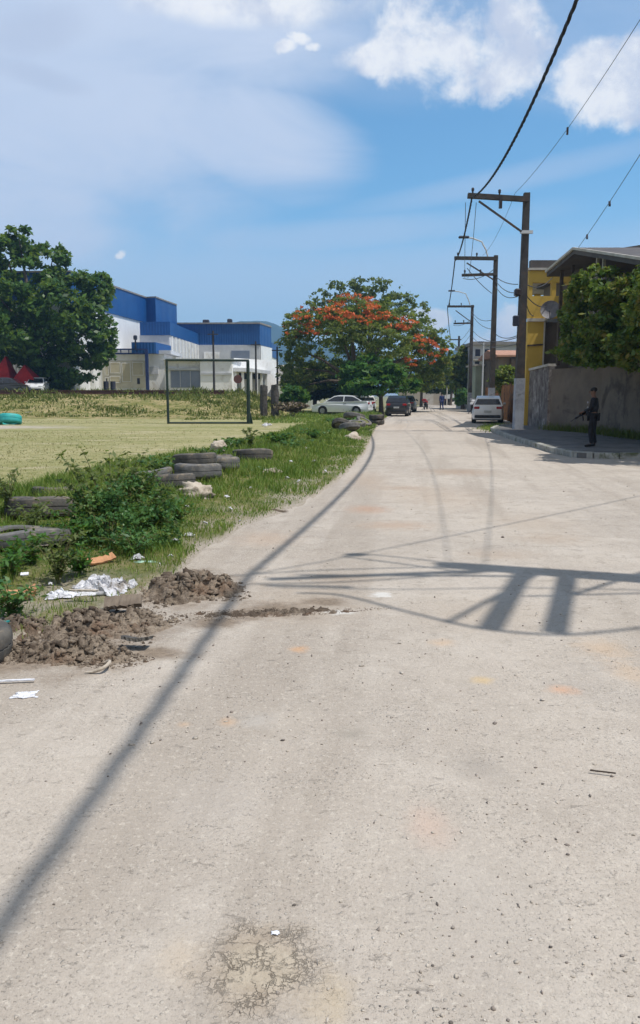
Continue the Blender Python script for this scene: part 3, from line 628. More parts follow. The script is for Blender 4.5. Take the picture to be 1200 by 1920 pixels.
# ------------------------------------------------------------------ blue and white works beyond the embankment
def cladmat(name, c, c2, pitch=.35, rough=.5, axis='x'):
    m, t, b = newmat(name); vec = t.coord(); wv = t.new('ShaderNodeTexWave', wave_type='BANDS', bands_direction='DIAGONAL' if axis == 'd' else axis.upper())
    s_ = t.v('MULTIPLY', vec, (1, 1, 0)); t.set(wv.inputs['Vector'], s_); wv.inputs['Scale'].default_value = .314 / pitch * 1.0
    n = t.noise(vec, .5, 5, .7); col = t.mix(t.ramp(n, .35, .7), c, c2)
    dr = t.noise(t.v('MULTIPLY', vec, (1.5, 1.5, .12)), 1.2, 5, .7)
    col = t.mix(t.ramp(dr, .52, .75, 0, .35), col, tuple(q * .55 for q in c2))
    t.set(b.inputs['Base Color'], col); b.inputs['Roughness'].default_value = rough
    t.set(b.inputs['Normal'], t.bump(wv.outputs[0], .5, .05)); return m
M_blue = cladmat('blue_sheeting', (.003, .065, .235), (.006, .085, .28)); M_blued = M_blue
M_white = cladmat('white_sheeting', (.84, .85, .86), (.76, .77, .78))
M_wpaint = pmat('white_render', (.90, .90, .89), (.84, .83, .81), .8, .8, c3=(.66, .64, .60), s3=.5, bump=.2)
M_gpaint = pmat('grey_render', (.58, .59, .61), (.48, .49, .51), .8, .8, bump=.2)
M_beige = pmat('beige_shutter', (.60, .55, .40), (.52, .47, .33), 1.2, .7)
M_beige2 = pmat('beige_panel', (.72, .68, .56), (.64, .60, .49), 1.2, .75)
M_glassb = pmat('dusty_blue_pane', (.17, .20, .27), (.22, .25, .32), .7, .35, spec=.5)
M_darkst = pmat('dark_steel', (.03, .035, .06), (.05, .05, .07), 3, .6)
M_roofg = pmat('grey_roof_sheet', (.22, .21, .20), (.30, .28, .26), 1.5, .7)
M_navy = pmat('navy_steel', (.02, .035, .12), (.03, .05, .15), 2, .5)
GZ = 1.62
def wallq(mb, a, b, z0, z1, th=.3):                           # upright slab between plan points a, b
    a = Vector((a[0], a[1], 0)); b = Vector((b[0], b[1], 0)); d = (b - a); L = d.length; ang = math.atan2(d.y, d.x)
    c = (a + b) / 2; mb.box((c.x, c.y, (z0 + z1) / 2), (L, th, z1 - z0), ang); return mb

# hall A: tall, long wall running away from the viewer
A0 = (P(150, 700, 84)[0], 82.0); A1 = (P(277, 700, 103.5)[0], 103.5); A2 = (P(295, 700, 103.3)[0], 103.0); A3 = (P(333, 700, 111.6)[0], 111.6)
zt, zb = 14.0, 10.9; zt2, zb2 = 14.15, 11.3
ha = empty('warehouse', (A0[0], A0[1], GZ), 0, 'tall blue-topped white hall behind the big left tree', 'building', 'blue and white works buildings')
def loc(mb, root):                                            # world coordinates to the root's frame
    mb.v = [(v[0] - root.location.x, v[1] - root.location.y, v[2] - root.location.z) for v in mb.v]; return mb
back = (A3[0] - 22, 118)
def pband(mb, pts, z0, z1, off=0.0): return mb.prism([(p[0] + off, p[1]) for p in pts], z0, z1, 'z')
PA = [A0, A1, A2, A3, (A3[0] - 25, A3[1] + 2), (A0[0] - 25, A0[1] + 2)]
def grow(pts, e):
    cx = sum(p[0] for p in pts) / len(pts); cy = sum(p[1] for p in pts) / len(pts)
    return [(p[0] + e * (1 if p[0] > cx else -1), p[1] + e * (1 if p[1] > cy else -1) * (1 if True else 0)) for p in pts]
loc(pband(MB(), PA, GZ - .6, zb), ha).build('wall', M_white, ha)
PB = [(A0[0] + .12, A0[1] - .12), (A1[0] + .12, A1[1] - .12), (A2[0] + .12, A2[1] - .12), (A3[0] + .12, A3[1]), (A3[0] - 25, A3[1] + 2.1), (A0[0] - 25, A0[1] + 2)]
loc(pband(MB(), PB, zb + .003, zt), ha).build('cladding_band', M_blue, ha)
loc(MB().prism([(p[0] + .08, p[1] - .05) for p in PB], zt + .002, zt + .18, 'z'), ha).build('roof', M_roofg, ha)
mb = MB()
for f in (.25, .5, .75): 
    q = (A2[0] + (A3[0] - A2[0]) * f + .08, A2[1] + (A3[1] - A2[1]) * f); mb.tube([(q[0], q[1], GZ), (q[0], q[1], zb)], .06, 6)
loc(mb, ha).build('downpipe', M_gpaint, ha)

# hall B: wide, lower, dark blue front
B0 = (-17.9, 94.0); B1 = (-17.2, 112.0); B2 = (P(487, 700, 112)[0], 112.0); B3 = (P(508, 700, 118)[0], 118.0)
hb = empty('warehouse', (B1[0], B1[1], GZ), 0, 'long lower hall with dark blue upper front in the middle', 'building', 'blue and white works buildings')
zB, zT = 8.6, 11.5
PW = [(-21.5, 94.2), B0, B1, B2, B3, (B3[0] - 4, 134), (-21.5, 134)]
loc(pband(MB(), PW, GZ - .6, zB), hb).build('wall', M_gpaint, hb)  # grey wall colour carries the shade of the hall's front
loc(pband(MB(), [(-22.4, 112.4), (B1[0] + .1, B1[1] + .3)] + [(p[0] + .1, p[1] - .1) for p in PW[3:6]] + [(-22.4, 134)], zB + .003, zT), hb).build('cladding_band', M_blue, hb)
loc(pband(MB(), [(-21.4, 94.1), (B0[0] + .1, B0[1] - .1), (B1[0] - .06, B1[1] - .2), (-21.4, 112)], zB + .003, 10.15), hb).build('cladding_band', M_blue, hb)
loc(MB().prism([(-22.5, 112.2), (B1[0] + .1, B1[1] + .1)] + [(p[0] + .15, p[1] - .25) for p in PW[3:6]] + [(-22.5, 134)], zT + .003, zT + .22, 'z'), hb).build('roof', M_roofg, hb)
mb = MB()
for k in range(9):
    f = (k + .5) / 9; q = (B0[0] + (B1[0] - B0[0]) * f + .09, B0[1] + (B1[1] - B0[1]) * f); mb.box((q[0], q[1], (GZ + zB) / 2 + .4), (.16, .22, zB - GZ - .9))
loc(mb, hb).build('wall_fins', M_wpaint, hb)
mb = MB(); wallq(mb, (B2[0] + .16, B2[1] + .2), (B3[0] + .16, B3[1]), GZ, zB - .1, .1)
loc(mb, hb).build('side_wall', M_white, hb)  # sunlit end face painted whiter than the shaded front, as its own slab
mb = MB()
for k, (x, wd, z0, z1) in enumerate([(-15.4, 2.2, 5.7, 7.6), (-11.3, 2.6, 5.0, 7.8)]):
    mb2 = MB().span(x - wd / 2, x + wd / 2, 111.93, 112.02, z0, z1); loc(mb2, hb).build('wall_panel', M_glassb if k else M_wpaint, hb)
mb = MB()
for x, wd, hh in [(-16.3, .9, .5), (-12.9, .7, .6)]:
    loc(MB().box((x, 113.5, zT + .22 + hh / 2), (wd, .8, hh), 0, .1), hb).build('roof_vent', M_darkst, hb)
# far blue extension at the right end
C0 = (P(508, 700, 122)[0] + .1, 122)
hc = empty('warehouse', (C0[0], C0[1], GZ), 0, 'narrow blue and white end block right of the long hall', 'building', 'blue and white works buildings')
PC = [(C0[0] - .3, 119.5), C0, (P(520, 700, 131)[0], 131), (C0[0] - 3, 131)]
loc(pband(MB(), PC, GZ - .6, 7.4), hc).build('wall', M_wpaint, hc)
loc(pband(MB(), [(p[0] + .1, p[1] - .1) for p in PC], 7.403, 9.6), hc).build('cladding_band', M_blue, hc)

# low annex with beige shutters
YA = 88.0
def fx(px, Y=YA): return P(px, 700, Y)[0]
def fz(py, Y=YA): return P(600, py, Y)[2]
an = empty('annex', (fx(235), YA, GZ), 0, 'low white annex with beige shutters beside the big left tree', 'building', 'blue and white works buildings')
loc(MB().span(fx(140), fx(309), YA, YA + 7, GZ - .7, fz(664)), an).build('wall', M_wpaint, an)
loc(MB().span(fx(195), fx(322), YA - .25, YA + 7.2, fz(664) + .003, fz(657)), an).build('roof', M_gpaint, an)
loc(MB().span(fx(192), fx(277), YA - .06, YA + .02, fz(727), fz(676)), an).build('wall_panel', M_beige2, an)
for x0, x1, y0, y1 in [(197, 205, 684, 704), (207, 227, 679, 700), (229, 246, 680, 716), (249, 270, 679, 704), (206, 226, 705, 718), (197, 204, 707, 717)]:
    wn = loc(MB().span(fx(x0), fx(x1), YA - .12, YA - .055, fz(y1), fz(y0)), an).build('window', M_beige, an)
    mb = MB(); 
    xa_, xb_, za_, zb_ = fx(x0), fx(x1), fz(y1), fz(y0)
    mb.add([(xa_, YA - .15, za_), (xb_, YA - .15, za_), (xb_, YA - .15, zb_), (xa_, YA - .15, zb_), (xa_ + .07, YA - .15, za_ + .07), (xb_ - .07, YA - .15, za_ + .07), (xb_ - .07, YA - .15, zb_ - .07), (xa_ + .07, YA - .15, zb_ - .07)], [(i, (i + 1) % 4, (i + 1) % 4 + 4, i + 4) for i in range(4)])
    loc(mb, an).build('frame', M_wpaint, wn)
for x0, x1, y0, y1, mm in [(281, 297, 688, 702, M_gpaint), (257, 262, 709, 720, M_darkst)]:
    loc(MB().span(fx(x0), fx(x1), YA - .1, YA - .003, fz(y1), fz(y0)), an).build('window', mm, an)
loc(MB().span(fx(150), fx(186), YA - 2.2, YA - 1.9, GZ - .6, fz(690, YA - 2)), an).build('boundary_wall', M_wpaint, an)
# blue canopy with its gantry and post
cn = empty('canopy', (fx(286), YA - 1, GZ), 0, 'navy blue box canopy over the annex roof on one post', 'canopy')
loc(MB().prism([(fx(250, 87), 86.6), (fx(295, 87), 86.6), (fx(322, 93), 93), (fx(277, 93), 93)], fz(663, 87), fz(642, 87), 'z'), cn).build('box', M_blue, cn)
loc(MB().bar((fx(276, 86.4), 86.4, GZ - .2), (fx(276, 86.4), 86.4, fz(655, 86.4)), .32), cn).build('post', M_navy, cn)
mb = MB(); 
for py in (655, 663): mb.bar((fx(196, 86.4), 86.4, fz(py, 86.4)), (fx(276, 86.4), 86.4, fz(py, 86.4)), .16)
for px in (200, 212, 228, 243, 258): mb.bar((fx(px, 86.4), 86.4, fz(655, 86.4)), (fx(px, 86.4), 86.4, fz(663, 86.4)), .1)
loc(mb, cn).build('gantry', M_navy, cn)
loc(MB().bar((fx(256, 86.2), 86.2, fz(655, 86.2)), (fx(256, 86.2), 86.2, fz(636, 86.2)), .14).box((fx(256, 86.2), 86.2, fz(633, 86.2)), (.4, .3, .5), 0, .08), cn).build('floodlight', M_darkst, cn)

# white block behind the goal
YW = 84.0
wb = empty('annex', (fx(390, YW), YW, GZ), 0, 'white block with a grey-blue window behind the goal frame', 'building', 'blue and white works buildings')
loc(MB().prism([(fx(309, YW), YW), (fx(377, YW), YW), (fx(377, YW), YW - .6), (fx(436, YW), YW - .6), (fx(436, YW), YW + 9), (fx(309, YW), YW + 9)], GZ - .7, fz(676, YW), 'z'), wb).build('wall', M_wpaint, wb)
loc(MB().span(fx(309, YW) - .15, fx(436, YW) + .15, YW - .8, YW + 9.2, fz(676, YW) + .002, fz(673, YW)), wb).build('roof', M_gpaint, wb)
wn = loc(MB().span(fx(320, YW), fx(376, YW), YW - .07, YW + .02, fz(727, YW), fz(695, YW)), wb).build('window', M_glassb, wb)
xs_ = [fx(q, YW) for q in (320, 338, 357)]; zl_, zh_ = fz(727, YW), fz(695, YW); comb = [(xs_[0] - .03, zh_ + .04)]
for q in xs_: comb += [(q - .03, zl_), (q + .03, zl_), (q + .03, zh_)] + ([(xs_[xs_.index(q) + 1] - .03, zh_)] if q != xs_[-1] else [(q + .03, zh_ + .04)])
mb = MB().prism(comb, YW - .11, YW - .072)
loc(mb, wb).build('frame', M_gpaint, wn)
loc(MB().span(fx(378.5, YW), fx(436, YW), YW - .72, YW - .605, fz(703, YW), fz(699, YW)), wb).build('ledge', M_gpaint, wb)
loc(MB().span(fx(312, YW), fx(376.5, YW), YW - .3, YW - .003, fz(694, YW), fz(690, YW)), wb).build('ledge', M_gpaint, wb)
pc = empty('portico', (fx(475, 86), 86, GZ), 0, 'white columned porch with grey flat canopy right of the goal', 'porch')
loc(MB().prism([(fx(436, YW) + .02, 84.6), (fx(470, 88), 86), (fx(506, 95), 96), (fx(480, 97), 97), (fx(436, YW) + .02, 92)], fz(697, 86), fz(690, 86), 'z'), pc).build('roof', M_gpaint, pc)
loc(MB().prism([(fx(437, 90), 91), (fx(512, 97), 97.5), (fx(519, 99), 99), (fx(519, 99), 103), (fx(437, 90), 103)], GZ - .7, fz(672, 92), 'z'), pc).build('wall', M_wpaint, pc)
for px, yy in [(441, 85.2), (455, 86.0), (470, 87.2), (481, 90), (490, 93), (499, 95)]:
    loc(MB().span(fx(px, yy) - .14, fx(px, yy) + .14, yy - .14, yy + .14, GZ - .4, fz(697, 86) - .002), pc).build('column', M_wpaint, pc)
for px, yy in [(452, 90.9), (466, 92.6), (484, 94.2)]:
    loc(MB().span(fx(px, yy) - .5, fx(px, yy) + .5, yy - .35, yy + .3, fz(711, yy), fz(698, yy)), pc).build('window', M_darkst, pc)
# grey roofed shed at the right
sd = empty('shed', (fx(545, 92), 92, GZ), 0, 'small shed with grey sloping roof left of the dark thicket', 'building')
loc(MB().span(fx(522, 92), fx(600, 92), 92, 99, -.4, fz(714, 92)), sd).build('wall', M_wpaint, sd)
loc(MB().prism([(91.5, fz(715, 92)), (95, fz(684, 95)), (99.5, fz(712, 99)), (95, fz(686, 95))], fx(518, 92), fx(604, 92), 'x'), sd).build('roof', M_roofg, sd)

# thin poles, sign, drums in front of the works
M_pole = pmat('weathered_pole', (.045, .042, .045), (.075, .07, .068), 5, .9)
def thin_pole(px, top, base, Y, r, lab):
    x = fx(px, Y); z0 = bank_z(x, Y) - .2; o = empty('utility_pole', (x, Y, z0), 0, lab, 'pole')
    MB().tube([(0, 0, 0), (0, 0, fz(top, Y) - z0)], [r, r * .75], 8).build('pole', M_pole, o)
    MB().bar((-.5, -.12, fz(top, Y) - z0 - .35), (.5, -.12, fz(top, Y) - z0 - .35), .1).build('crossarm', M_pole, o); return o
thin_pole(401, 620, 738, 76, .12, 'thin dark pole in front of the white block, through the goal frame')
thin_pole(480, 640, 738, 80, .11, 'thin dark pole in front of the columned porch')
thin_pole(520, 650, 745, 74, .10, 'thin dark pole beside the dark wooden posts')
sg = empty('round_sign', (fx(446, 74), 74, bank_z(fx(446, 74), 74)), 0, 'dark round sign on a thin post by the porch', 'sign')
zc = fz(711, 74) - sg.location.z
MB().tube([(0, 0, -.2), (0, 0, zc)], .05, 6).build('post', M_pole, sg)
MB().lathe([(0, -.03), (.4, -.03), (.4, .03), (0, .03)], 20, Matrix.Translation((0, -.09, zc)) @ Matrix.Rotation(R(90), 4, 'X')).build('disc', pmat('faded_red_brown', (.18, .07, .06), (.12, .06, .05), 4), sg)
for px, lab in [(198, 'black drum against the beige shutters, the one with a stub on top'), (211, 'plain black drum to the right of the other drum at the annex')]:
    Y = 82; x = fx(px, Y); z0 = bank_z(x, Y) - .05; hh = fz(715, Y) - z0
    o = MB().lathe([(0, 0), (.27, 0), (.29, .03), (.27, .06), (.27, hh * .48), (.29, hh * .5), (.27, hh * .52), (.27, hh - .05), (.29, hh - .02), (.25, hh), (0, hh)], 16).build('drum', M_darkst); o.location = (x, Y, z0)
    tag(o, lab, 'drum')
    if px == 198:
        q = MB().tube([(0.05, 0, hh - .01), (0.05, 0, hh + .3)], .06, 8).build('stub', M_darkst, o)
# railway rail on the embankment
M_rust = pmat('rusty_steel', (.11, .05, .035), (.07, .035, .025), 3, .85)
for k, (yy, lab) in enumerate([(66.5, 'near rusty rail along the embankment below the big tree'), (68.3, 'rear rusty rail along the embankment below the big tree')]):
    mb = MB(); prof = [(-.07, 0), (.07, 0), (.07, .03), (.02, .05), (.02, .15), (.04, .16), (.04, .2), (-.04, .2), (-.04, .16), (-.02, .15), (-.02, .05), (-.07, .03)]
    zr = 1.75 * sstep(50, 70, yy) + .02 + .05 * k
    mb.prism([(yy + a, zr + b_) for a, b_ in prof], -75, fx(420, yy), 'x'); tag(mb.build('rail', M_rust), lab, 'rail')
# red awning and parked vehicles under the tree are placed with the cars below
# ------------------------------------------------------------------ wooden posts by the bush
M_dwood = pmat('dark_old_wood', (.055, .05, .045), (.10, .09, .08), 7, .95, bump=.6, bscale=18)
for px, w_, top, lab in [(494, .52, 722, 'squat dark post left of its twin beside the bush'), (515, .56, 721, 'squat dark post right of its twin, next to the bush')]:
    Y = 56; x = fx(px, Y); zt_ = fz(top, Y)
    mb = MB(); rs = random.Random(px); n = 14
    vs = []
    for i in range(7):
        z = -.1 + (zt_ + .1) * i / 6
        vs.append([(w_ / 2 * (1 + .16 * rs.uniform(-1, 1)) * math.cos(2 * math.pi * k / n), w_ / 2 * (1 + .16 * rs.uniform(-1, 1)) * math.sin(2 * math.pi * k / n), z + (rs.uniform(-.1, .06) if i == 6 else 0)) for k in range(n)])
    mb.add([p for r_ in vs for p in r_], [(i * n + k, i * n + (k + 1) % n, (i + 1) * n + (k + 1) % n, (i + 1) * n + k) for i in range(6) for k in range(n)] + [tuple(6 * n + k for k in range(n))])
    o = mb.build('timber_post', M_dwood); o.location = (x, Y, 0); tag(o, lab, 'post')

# ------------------------------------------------------------------ goal frame
M_goal = pmat('dark_green_paint', (.012, .03, .024), (.03, .045, .035), 3, .6)
YG = g(380, 794)[1]; gl = empty('goal_frame', (fx(389, YG), YG, 0), 0, 'dark square goal frame standing on the dry pitch', 'goal')
ga, gb = fx(313, YG) - gl.location.x, fx(465, YG) - gl.location.x; zt_ = fz(675, YG); zt2_ = fz(676, YG)
MB().tube([(ga, 0, -.1), (ga, 0, zt_)], .07, 10).build('post', M_goal, gl, 60)
MB().tube([(gb, 0, -.1), (gb, 0, zt2_)], [.11, .09], 10).build('post', M_goal, gl, 60)
MB().tube([(ga - .06, 0, zt_), (gb + .06, 0, zt2_)], .066, 10).build('crossbar', M_goal, gl, 60)
MB().bar((gb + .16, .1, -.05), (gb + .05, .02, .55), .16, .14).build('foot_brace', M_goal, gl)
MB().tube([(ga, .12, .03), (gb, .12, .03)], .05, 8).build('crossbar_shadow', M_goal, gl, 60)  # dark bar laid as the crossbar's shadow line, shade made solid
# ------------------------------------------------------------------ corner pavement, wall and houses on the right
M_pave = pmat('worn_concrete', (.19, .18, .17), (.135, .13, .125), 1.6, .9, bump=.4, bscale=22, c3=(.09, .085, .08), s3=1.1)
M_kerb = pmat('kerb_concrete', (.42, .41, .37), (.26, .25, .22), 2.5, .9, bump=.4, bscale=25, c3=(.11, .12, .06), s3=2)
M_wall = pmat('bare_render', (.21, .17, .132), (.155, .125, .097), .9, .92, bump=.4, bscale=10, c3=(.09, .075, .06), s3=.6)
M_stone = pmat('peeling_wall', (.23, .205, .19), (.10, .08, .07), 2.6, .95, bump=.8, bscale=9, c3=(.36, .33, .30), s3=1.6)
M_yel = pmat('ochre_paint', (.66, .44, .085), (.58, .38, .07), .7, .75, c3=(.38, .26, .08), s3=.4)
M_trim = pmat('pale_trim', (.55, .52, .47), (.42, .39, .34), 2, .8)
M_rfd = pmat('dark_roof_tin', (.075, .065, .062), (.12, .105, .095), 1.2, .7)
M_wood = pmat('dark_timber', (.06, .045, .035), (.10, .075, .055), 5, .85)
PVE = KERB[2:12]; WALL = [(13.5, 17.8), (11.2, 22.0), g(1200, 821, .15), g(1123, 811, .15), (9.62, 32.6)]
pv = [(40, 18.4), (12, 18.4)] + [tuple(q) for q in PVE] + [(10.9, 39.6), (14, 37), (40, 30)]
def slab(name, poly, z0, z1, mat):
    n = len(poly); tri = [tuple(q) for q in geometry.tessellate_polygon([[Vector((x, y, 0)) for x, y in poly]])]
    vs = [(x, y, z1) for x, y in poly] + [(x, y, z0) for x, y in poly]
    return mesh_obj(name, vs, tri + [(i, (i + 1) % n, (i + 1) % n + n, i + n) for i in range(n)], mat)
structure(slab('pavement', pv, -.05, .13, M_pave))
kp = [Vector((p[0], p[1], 0)) for p in pv[0:11]]
ks = resample([(p.x, p.y) for p in kp], 90)
mb = MB()
for i in range(len(ks) - 1):                                  # kerb stones along the rounded corner
    a, b_ = ks[i], ks[i + 1]; d = (b_ - a); L = d.length; ang = math.atan2(d.y, d.x); c = (a + b_) / 2
    rs = random.Random(i); mb.box((c.x, c.y, .052 + rs.uniform(-.008, .008)), (L - .012, .16, .20), ang, .015)
structure(mb.build('kerb', M_kerb))

def wallrun(name, pts, z0, z1, th, mat, label, cat='wall', cap=None):
    o = empty(name, (pts[0][0], pts[0][1], 0), 0, label, cat); off = Vector((pts[0][0], pts[0][1], 0))
    n = len(pts); L = [Vector((p[0], p[1], 0)) - off for p in pts]; R_ = []
    for i in range(n):
        d = (L[min(i + 1, n - 1)] - L[max(i - 1, 0)]).normalized(); R_.append(L[i] + Vector((d.y, -d.x, 0)) * th)
    poly = L + R_[::-1]; m_ = len(poly)
    zt_ = z1 if isinstance(z1, (list, tuple)) else [z1] * n; zt_ = list(zt_) + list(zt_)[::-1]
    vs = [(p.x, p.y, z0) for p in poly] + [(p.x, p.y, zt_[i]) for i, p in enumerate(poly)]
    fs = [(i, (i + 1) % m_, (i + 1) % m_ + m_, i + m_) for i in range(m_)]
    fs += [(i + m_, i + 1 + m_, m_ - 2 - i + m_, m_ - 1 - i + m_) for i in range(n - 1)]
    MBm = MB(); MBm.add(vs, fs); MBm.build('wall', mat, o)
    if cap:
        mb = MB()
        for i in range(n - 1):
            a, b_ = (L[i] + R_[i]) / 2, (L[i + 1] + R_[i + 1]) / 2; a.z = zt_[i] + .05; b_.z = zt_[i + 1] + .05; mb.bar(a, b_, th + .1, .1)
        mb.build('coping', cap, o)
    return o
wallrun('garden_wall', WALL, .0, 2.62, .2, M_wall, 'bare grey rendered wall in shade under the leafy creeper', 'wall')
wallrun('stone_wall', [(9.55, 32.75), (9.72, 35), (10.02, 39)], .0, [2.75, 2.72, 2.66], .25, M_stone, 'blotchy peeling wall directly behind the nearest utility pole', 'wall', M_trim)
# creeper tree over the wall
tx = 11.2; rt = (tx, 27, .1)
cl = []
for a, b_, c, e, Yd in [(q[0], q[1], q[2], q[3], q[4] - 2.2) for q in [(1078, 640, 30, 40, 29.5), (1070, 590, 22, 28, 29.5), (1090, 560, 34, 34, 28), (1120, 525, 38, 26, 27), (1150, 545, 44, 36, 26), (1185, 560, 44, 36, 25), (1110, 600, 50, 44, 27), (1160, 610, 54, 50, 25.5), (1090, 660, 50, 30, 28), (1140, 660, 54, 30, 26), (1195, 650, 54, 40, 24), (1240, 590, 60, 60, 23), (1260, 660, 60, 44, 22.5), (1300, 600, 80, 70, 21.5), (1360, 640, 80, 70, 20.8), (1225, 560, 50, 60, 21.6), (1290, 520, 70, 50, 21.4), (1262, 520, 60, 60, 20.2), (1330, 480, 90, 70, 20.2), (1400, 560, 90, 80, 19.8)]]:
    cl.append(clump(a, b_, c, e, Yd, rt, 0, c * 1.15))
tree('creeper_tree', 'bushy creeper spilling over the grey wall on the right', 'tree', rt, cl, 46000, .085, L_bou, M_bark, 2.2, .16, 12, sub=40, subr=.22, shell=.6)
# weeds at the wall foot
n = 2600; f = nrs.rand(n); wpt = np.array([tuple(q) for q in resample(WALL[1:], 60)])[(f * 60).astype(int)]
p = wpt + np.stack([-.05 - .55 * nrs.rand(n) ** 2, .25 * nrs.normal(size=n), np.full(n, .12)], 1)
o = blades('wall_foot_weeds', p, .12 + .3 * nrs.rand(n) ** 2, np.full(n, .02), M_gr2, .6); tag(o, 'weeds along the foot of the grey wall', None, None, 'stuff')
n = 1500; q = np.array([g(930 + 14 * a, 803 + 3 * b_) for a, b_ in nrs.normal(size=(n, 2))]); p = np.concatenate([q, np.full((n, 1), .0)], 1)
o = blades('kerb_grass', p, .05 + .12 * nrs.rand(n), np.full(n, .03), M_gr1, .6); tag(o, 'grass tuft at the tip of the corner pavement', None, None, 'stuff')

# roofed terrace house
th = empty('terrace_house', (10.8, 31, 0), 0, 'house with a dark open terrace roof above the creeper', 'house')
prof_t = [(31.6, 6.40), (28.3, 6.69), (20.2, 4.86)]
top = prof_t; und = [(y, z - .22) for y, z in reversed(prof_t)]
loc(MB().prism(top + und, 8.95, 17.5, 'x'), th).build('roof', M_rfd, th)
loc(MB().prism([(y, z + .012) for y, z in top] + [(y, z - .07) for y, z in reversed(top)], 8.88, 8.948, 'x'), th).build('fascia', M_trim, th)
mb = MB()
loc(MB().span(10.8, 17.2, 21.5, 31.0, 0.0, 4.0), th).build('wall', M_wall, th)
loc(MB().span(10.6, 17.3, 21.3, 31.1, 4.003, 4.2), th).build('floor_slab', M_trim, th)
for (x, y, w_, mm) in [(9.25, 30.6, .12, M_wood), (9.45, 29.9, .09, M_wood), (9.35, 27.0, .09, M_trim), (9.35, 26.4, .09, M_trim), (9.35, 23.4, .11, M_trim)]:
    zt_ = np.interp(-y, [-q[0] for q in prof_t], [q[1] for q in prof_t]) - .225
    loc(MB().bar((x, y, 2.7 if x < 9.4 and y > 29 else 3.2), (x, y, zt_), w_), th).build('post', mm, th)
loc(MB().bar((9.3, 30.7, 5.62), (9.35, 21.5, 4.78), .1, .16), th).build('beam', M_wood, th)
loc(MB().span(10.9, 17, 30.6, 30.95, 4.21, 5.9), th).build('rear_wall', M_wall, th)
loc(MB().span(9.25, 9.34, 22.8, 30.9, 3.0, 3.9), th).build('parapet', M_wood, th)
b2 = empty('upper_house', (15, 34, 0), 0, 'taller grey tin roof rising behind the terrace roof, cut by the photo edge', 'house')
x0, x1 = P(1124, 470, 33)[0], P(1290, 470, 33)[0]
loc(MB().span(x0 + .3, x1, 33, 42, 0, P(0, 484, 33)[2]), b2).build('wall', M_wall, b2)
z0, z1 = P(0, 482, 32.6)[2], P(1200, 457, 32.6)[2]
loc(MB().prism([(x0, z0), (x0, P(0, 470, 32.6)[2]), (x1, P(0, 444, 32.6)[2]), (x1, z0 - .1)], 32.6, 42.3), b2).build('roof', M_rfd, b2)

# ochre house
YH = 37.0
def hx(px): return P(px, 600, YH)[0]
def hz_(py): return P(600, py, YH)[2]
oh = empty('ochre_house', (hx(1020), YH, 0), 0, 'ochre yellow house with open upper veranda behind the nearest pole', 'house')
xL, xR = hx(988), 16.0
loc(MB().span(xL + .05, hx(1022), YH, YH + .3, 0.0, hz_(603)), oh).build('wall', M_yel, oh)
loc(MB().span(hx(1022) + .002, xR, YH + .35, YH + 9, 0.0, hz_(603)), oh).build('side_wall', M_wall, oh)
loc(MB().span(xL + .05, hx(1022), YH + .302, YH + 9, 0.0, hz_(603)), oh).build('rear_wall', M_yel, oh)
loc(MB().span(xL - .02, hx(1026), YH - .08, YH + 9, hz_(603) + .002, hz_(597)), oh).build('floor_ledge', M_trim, oh)
loc(MB().span(xL + .02, xR, YH - .02, YH + .18, hz_(597) + .002, hz_(555)), oh).build('parapet', M_yel, oh)
for a, b_ in [(988, 996), (1031, 1040), (1058, 1068)]:
    loc(MB().span(hx(a) + .02, hx(b_), YH - .018, YH + .24, hz_(555) + .002, hz_(530)), oh).build('column', M_yel, oh)
loc(MB().span(xL + .02, xR, YH - .02, YH + .25, hz_(530) + .002, hz_(507)), oh).build('lintel', M_yel, oh)
for a, b_ in [(988, 996), (1031, 1040)]:
    loc(MB().span(hx(a) + .02, hx(b_) + .2, YH + 8.5, YH + 8.8, hz_(597) + .002, hz_(507)), oh).build('column', M_yel, oh)
loc(MB().span(xL - .1, xR, YH - .15, YH + 9, hz_(507) + .002, hz_(503)), oh).build('roof_slab', M_trim, oh)
loc(MB().span(xL + .1, xR, YH + .1, YH + .4, hz_(503) + .002, hz_(487)), oh).build('roof', M_rfd, oh)
loc(MB().bar((xL + .06, YH - .03, hz_(648)), (hx(1022), YH - .03, hz_(646)), .07), oh).build('conduit', M_wood, oh)
loc(MB().bar((hx(1021), YH - .06, hz_(690)), (hx(1021), YH - .06, hz_(604)), .06), oh).build('downpipe', M_trim, oh)
for ch in kids(oh):                                          # the plot follows the slant of the street
    for v in ch.data.vertices:
        if v.co.y > .5: v.co.x += .30 * v.co.y
ds = empty('satellite_dish', (hx(1024), YH - .6, hz_(585)), R(-20), 'grey satellite dish fixed to the ochre house below the veranda', 'dish')
MB().lathe([(0, 0), (.2, .02), (.36, .08), (.43, .13), (.435, .125), (.36, .07), (.2, .01), (0, -.012)], 20, Matrix.Rotation(R(75), 4, 'X')).build('reflector', pmat('grey_metal', (.22, .21, .22), (.15, .14, .15), 5, .6), ds, 60)
MB().bar((0, .02, 0), (.05, .58, -.1), .05).build('bracket', M_darkst, ds); MB().tube([(0, -.1, -.4), (0, -.45, -.05)], .015, 6).build('feed_arm', M_darkst, ds)

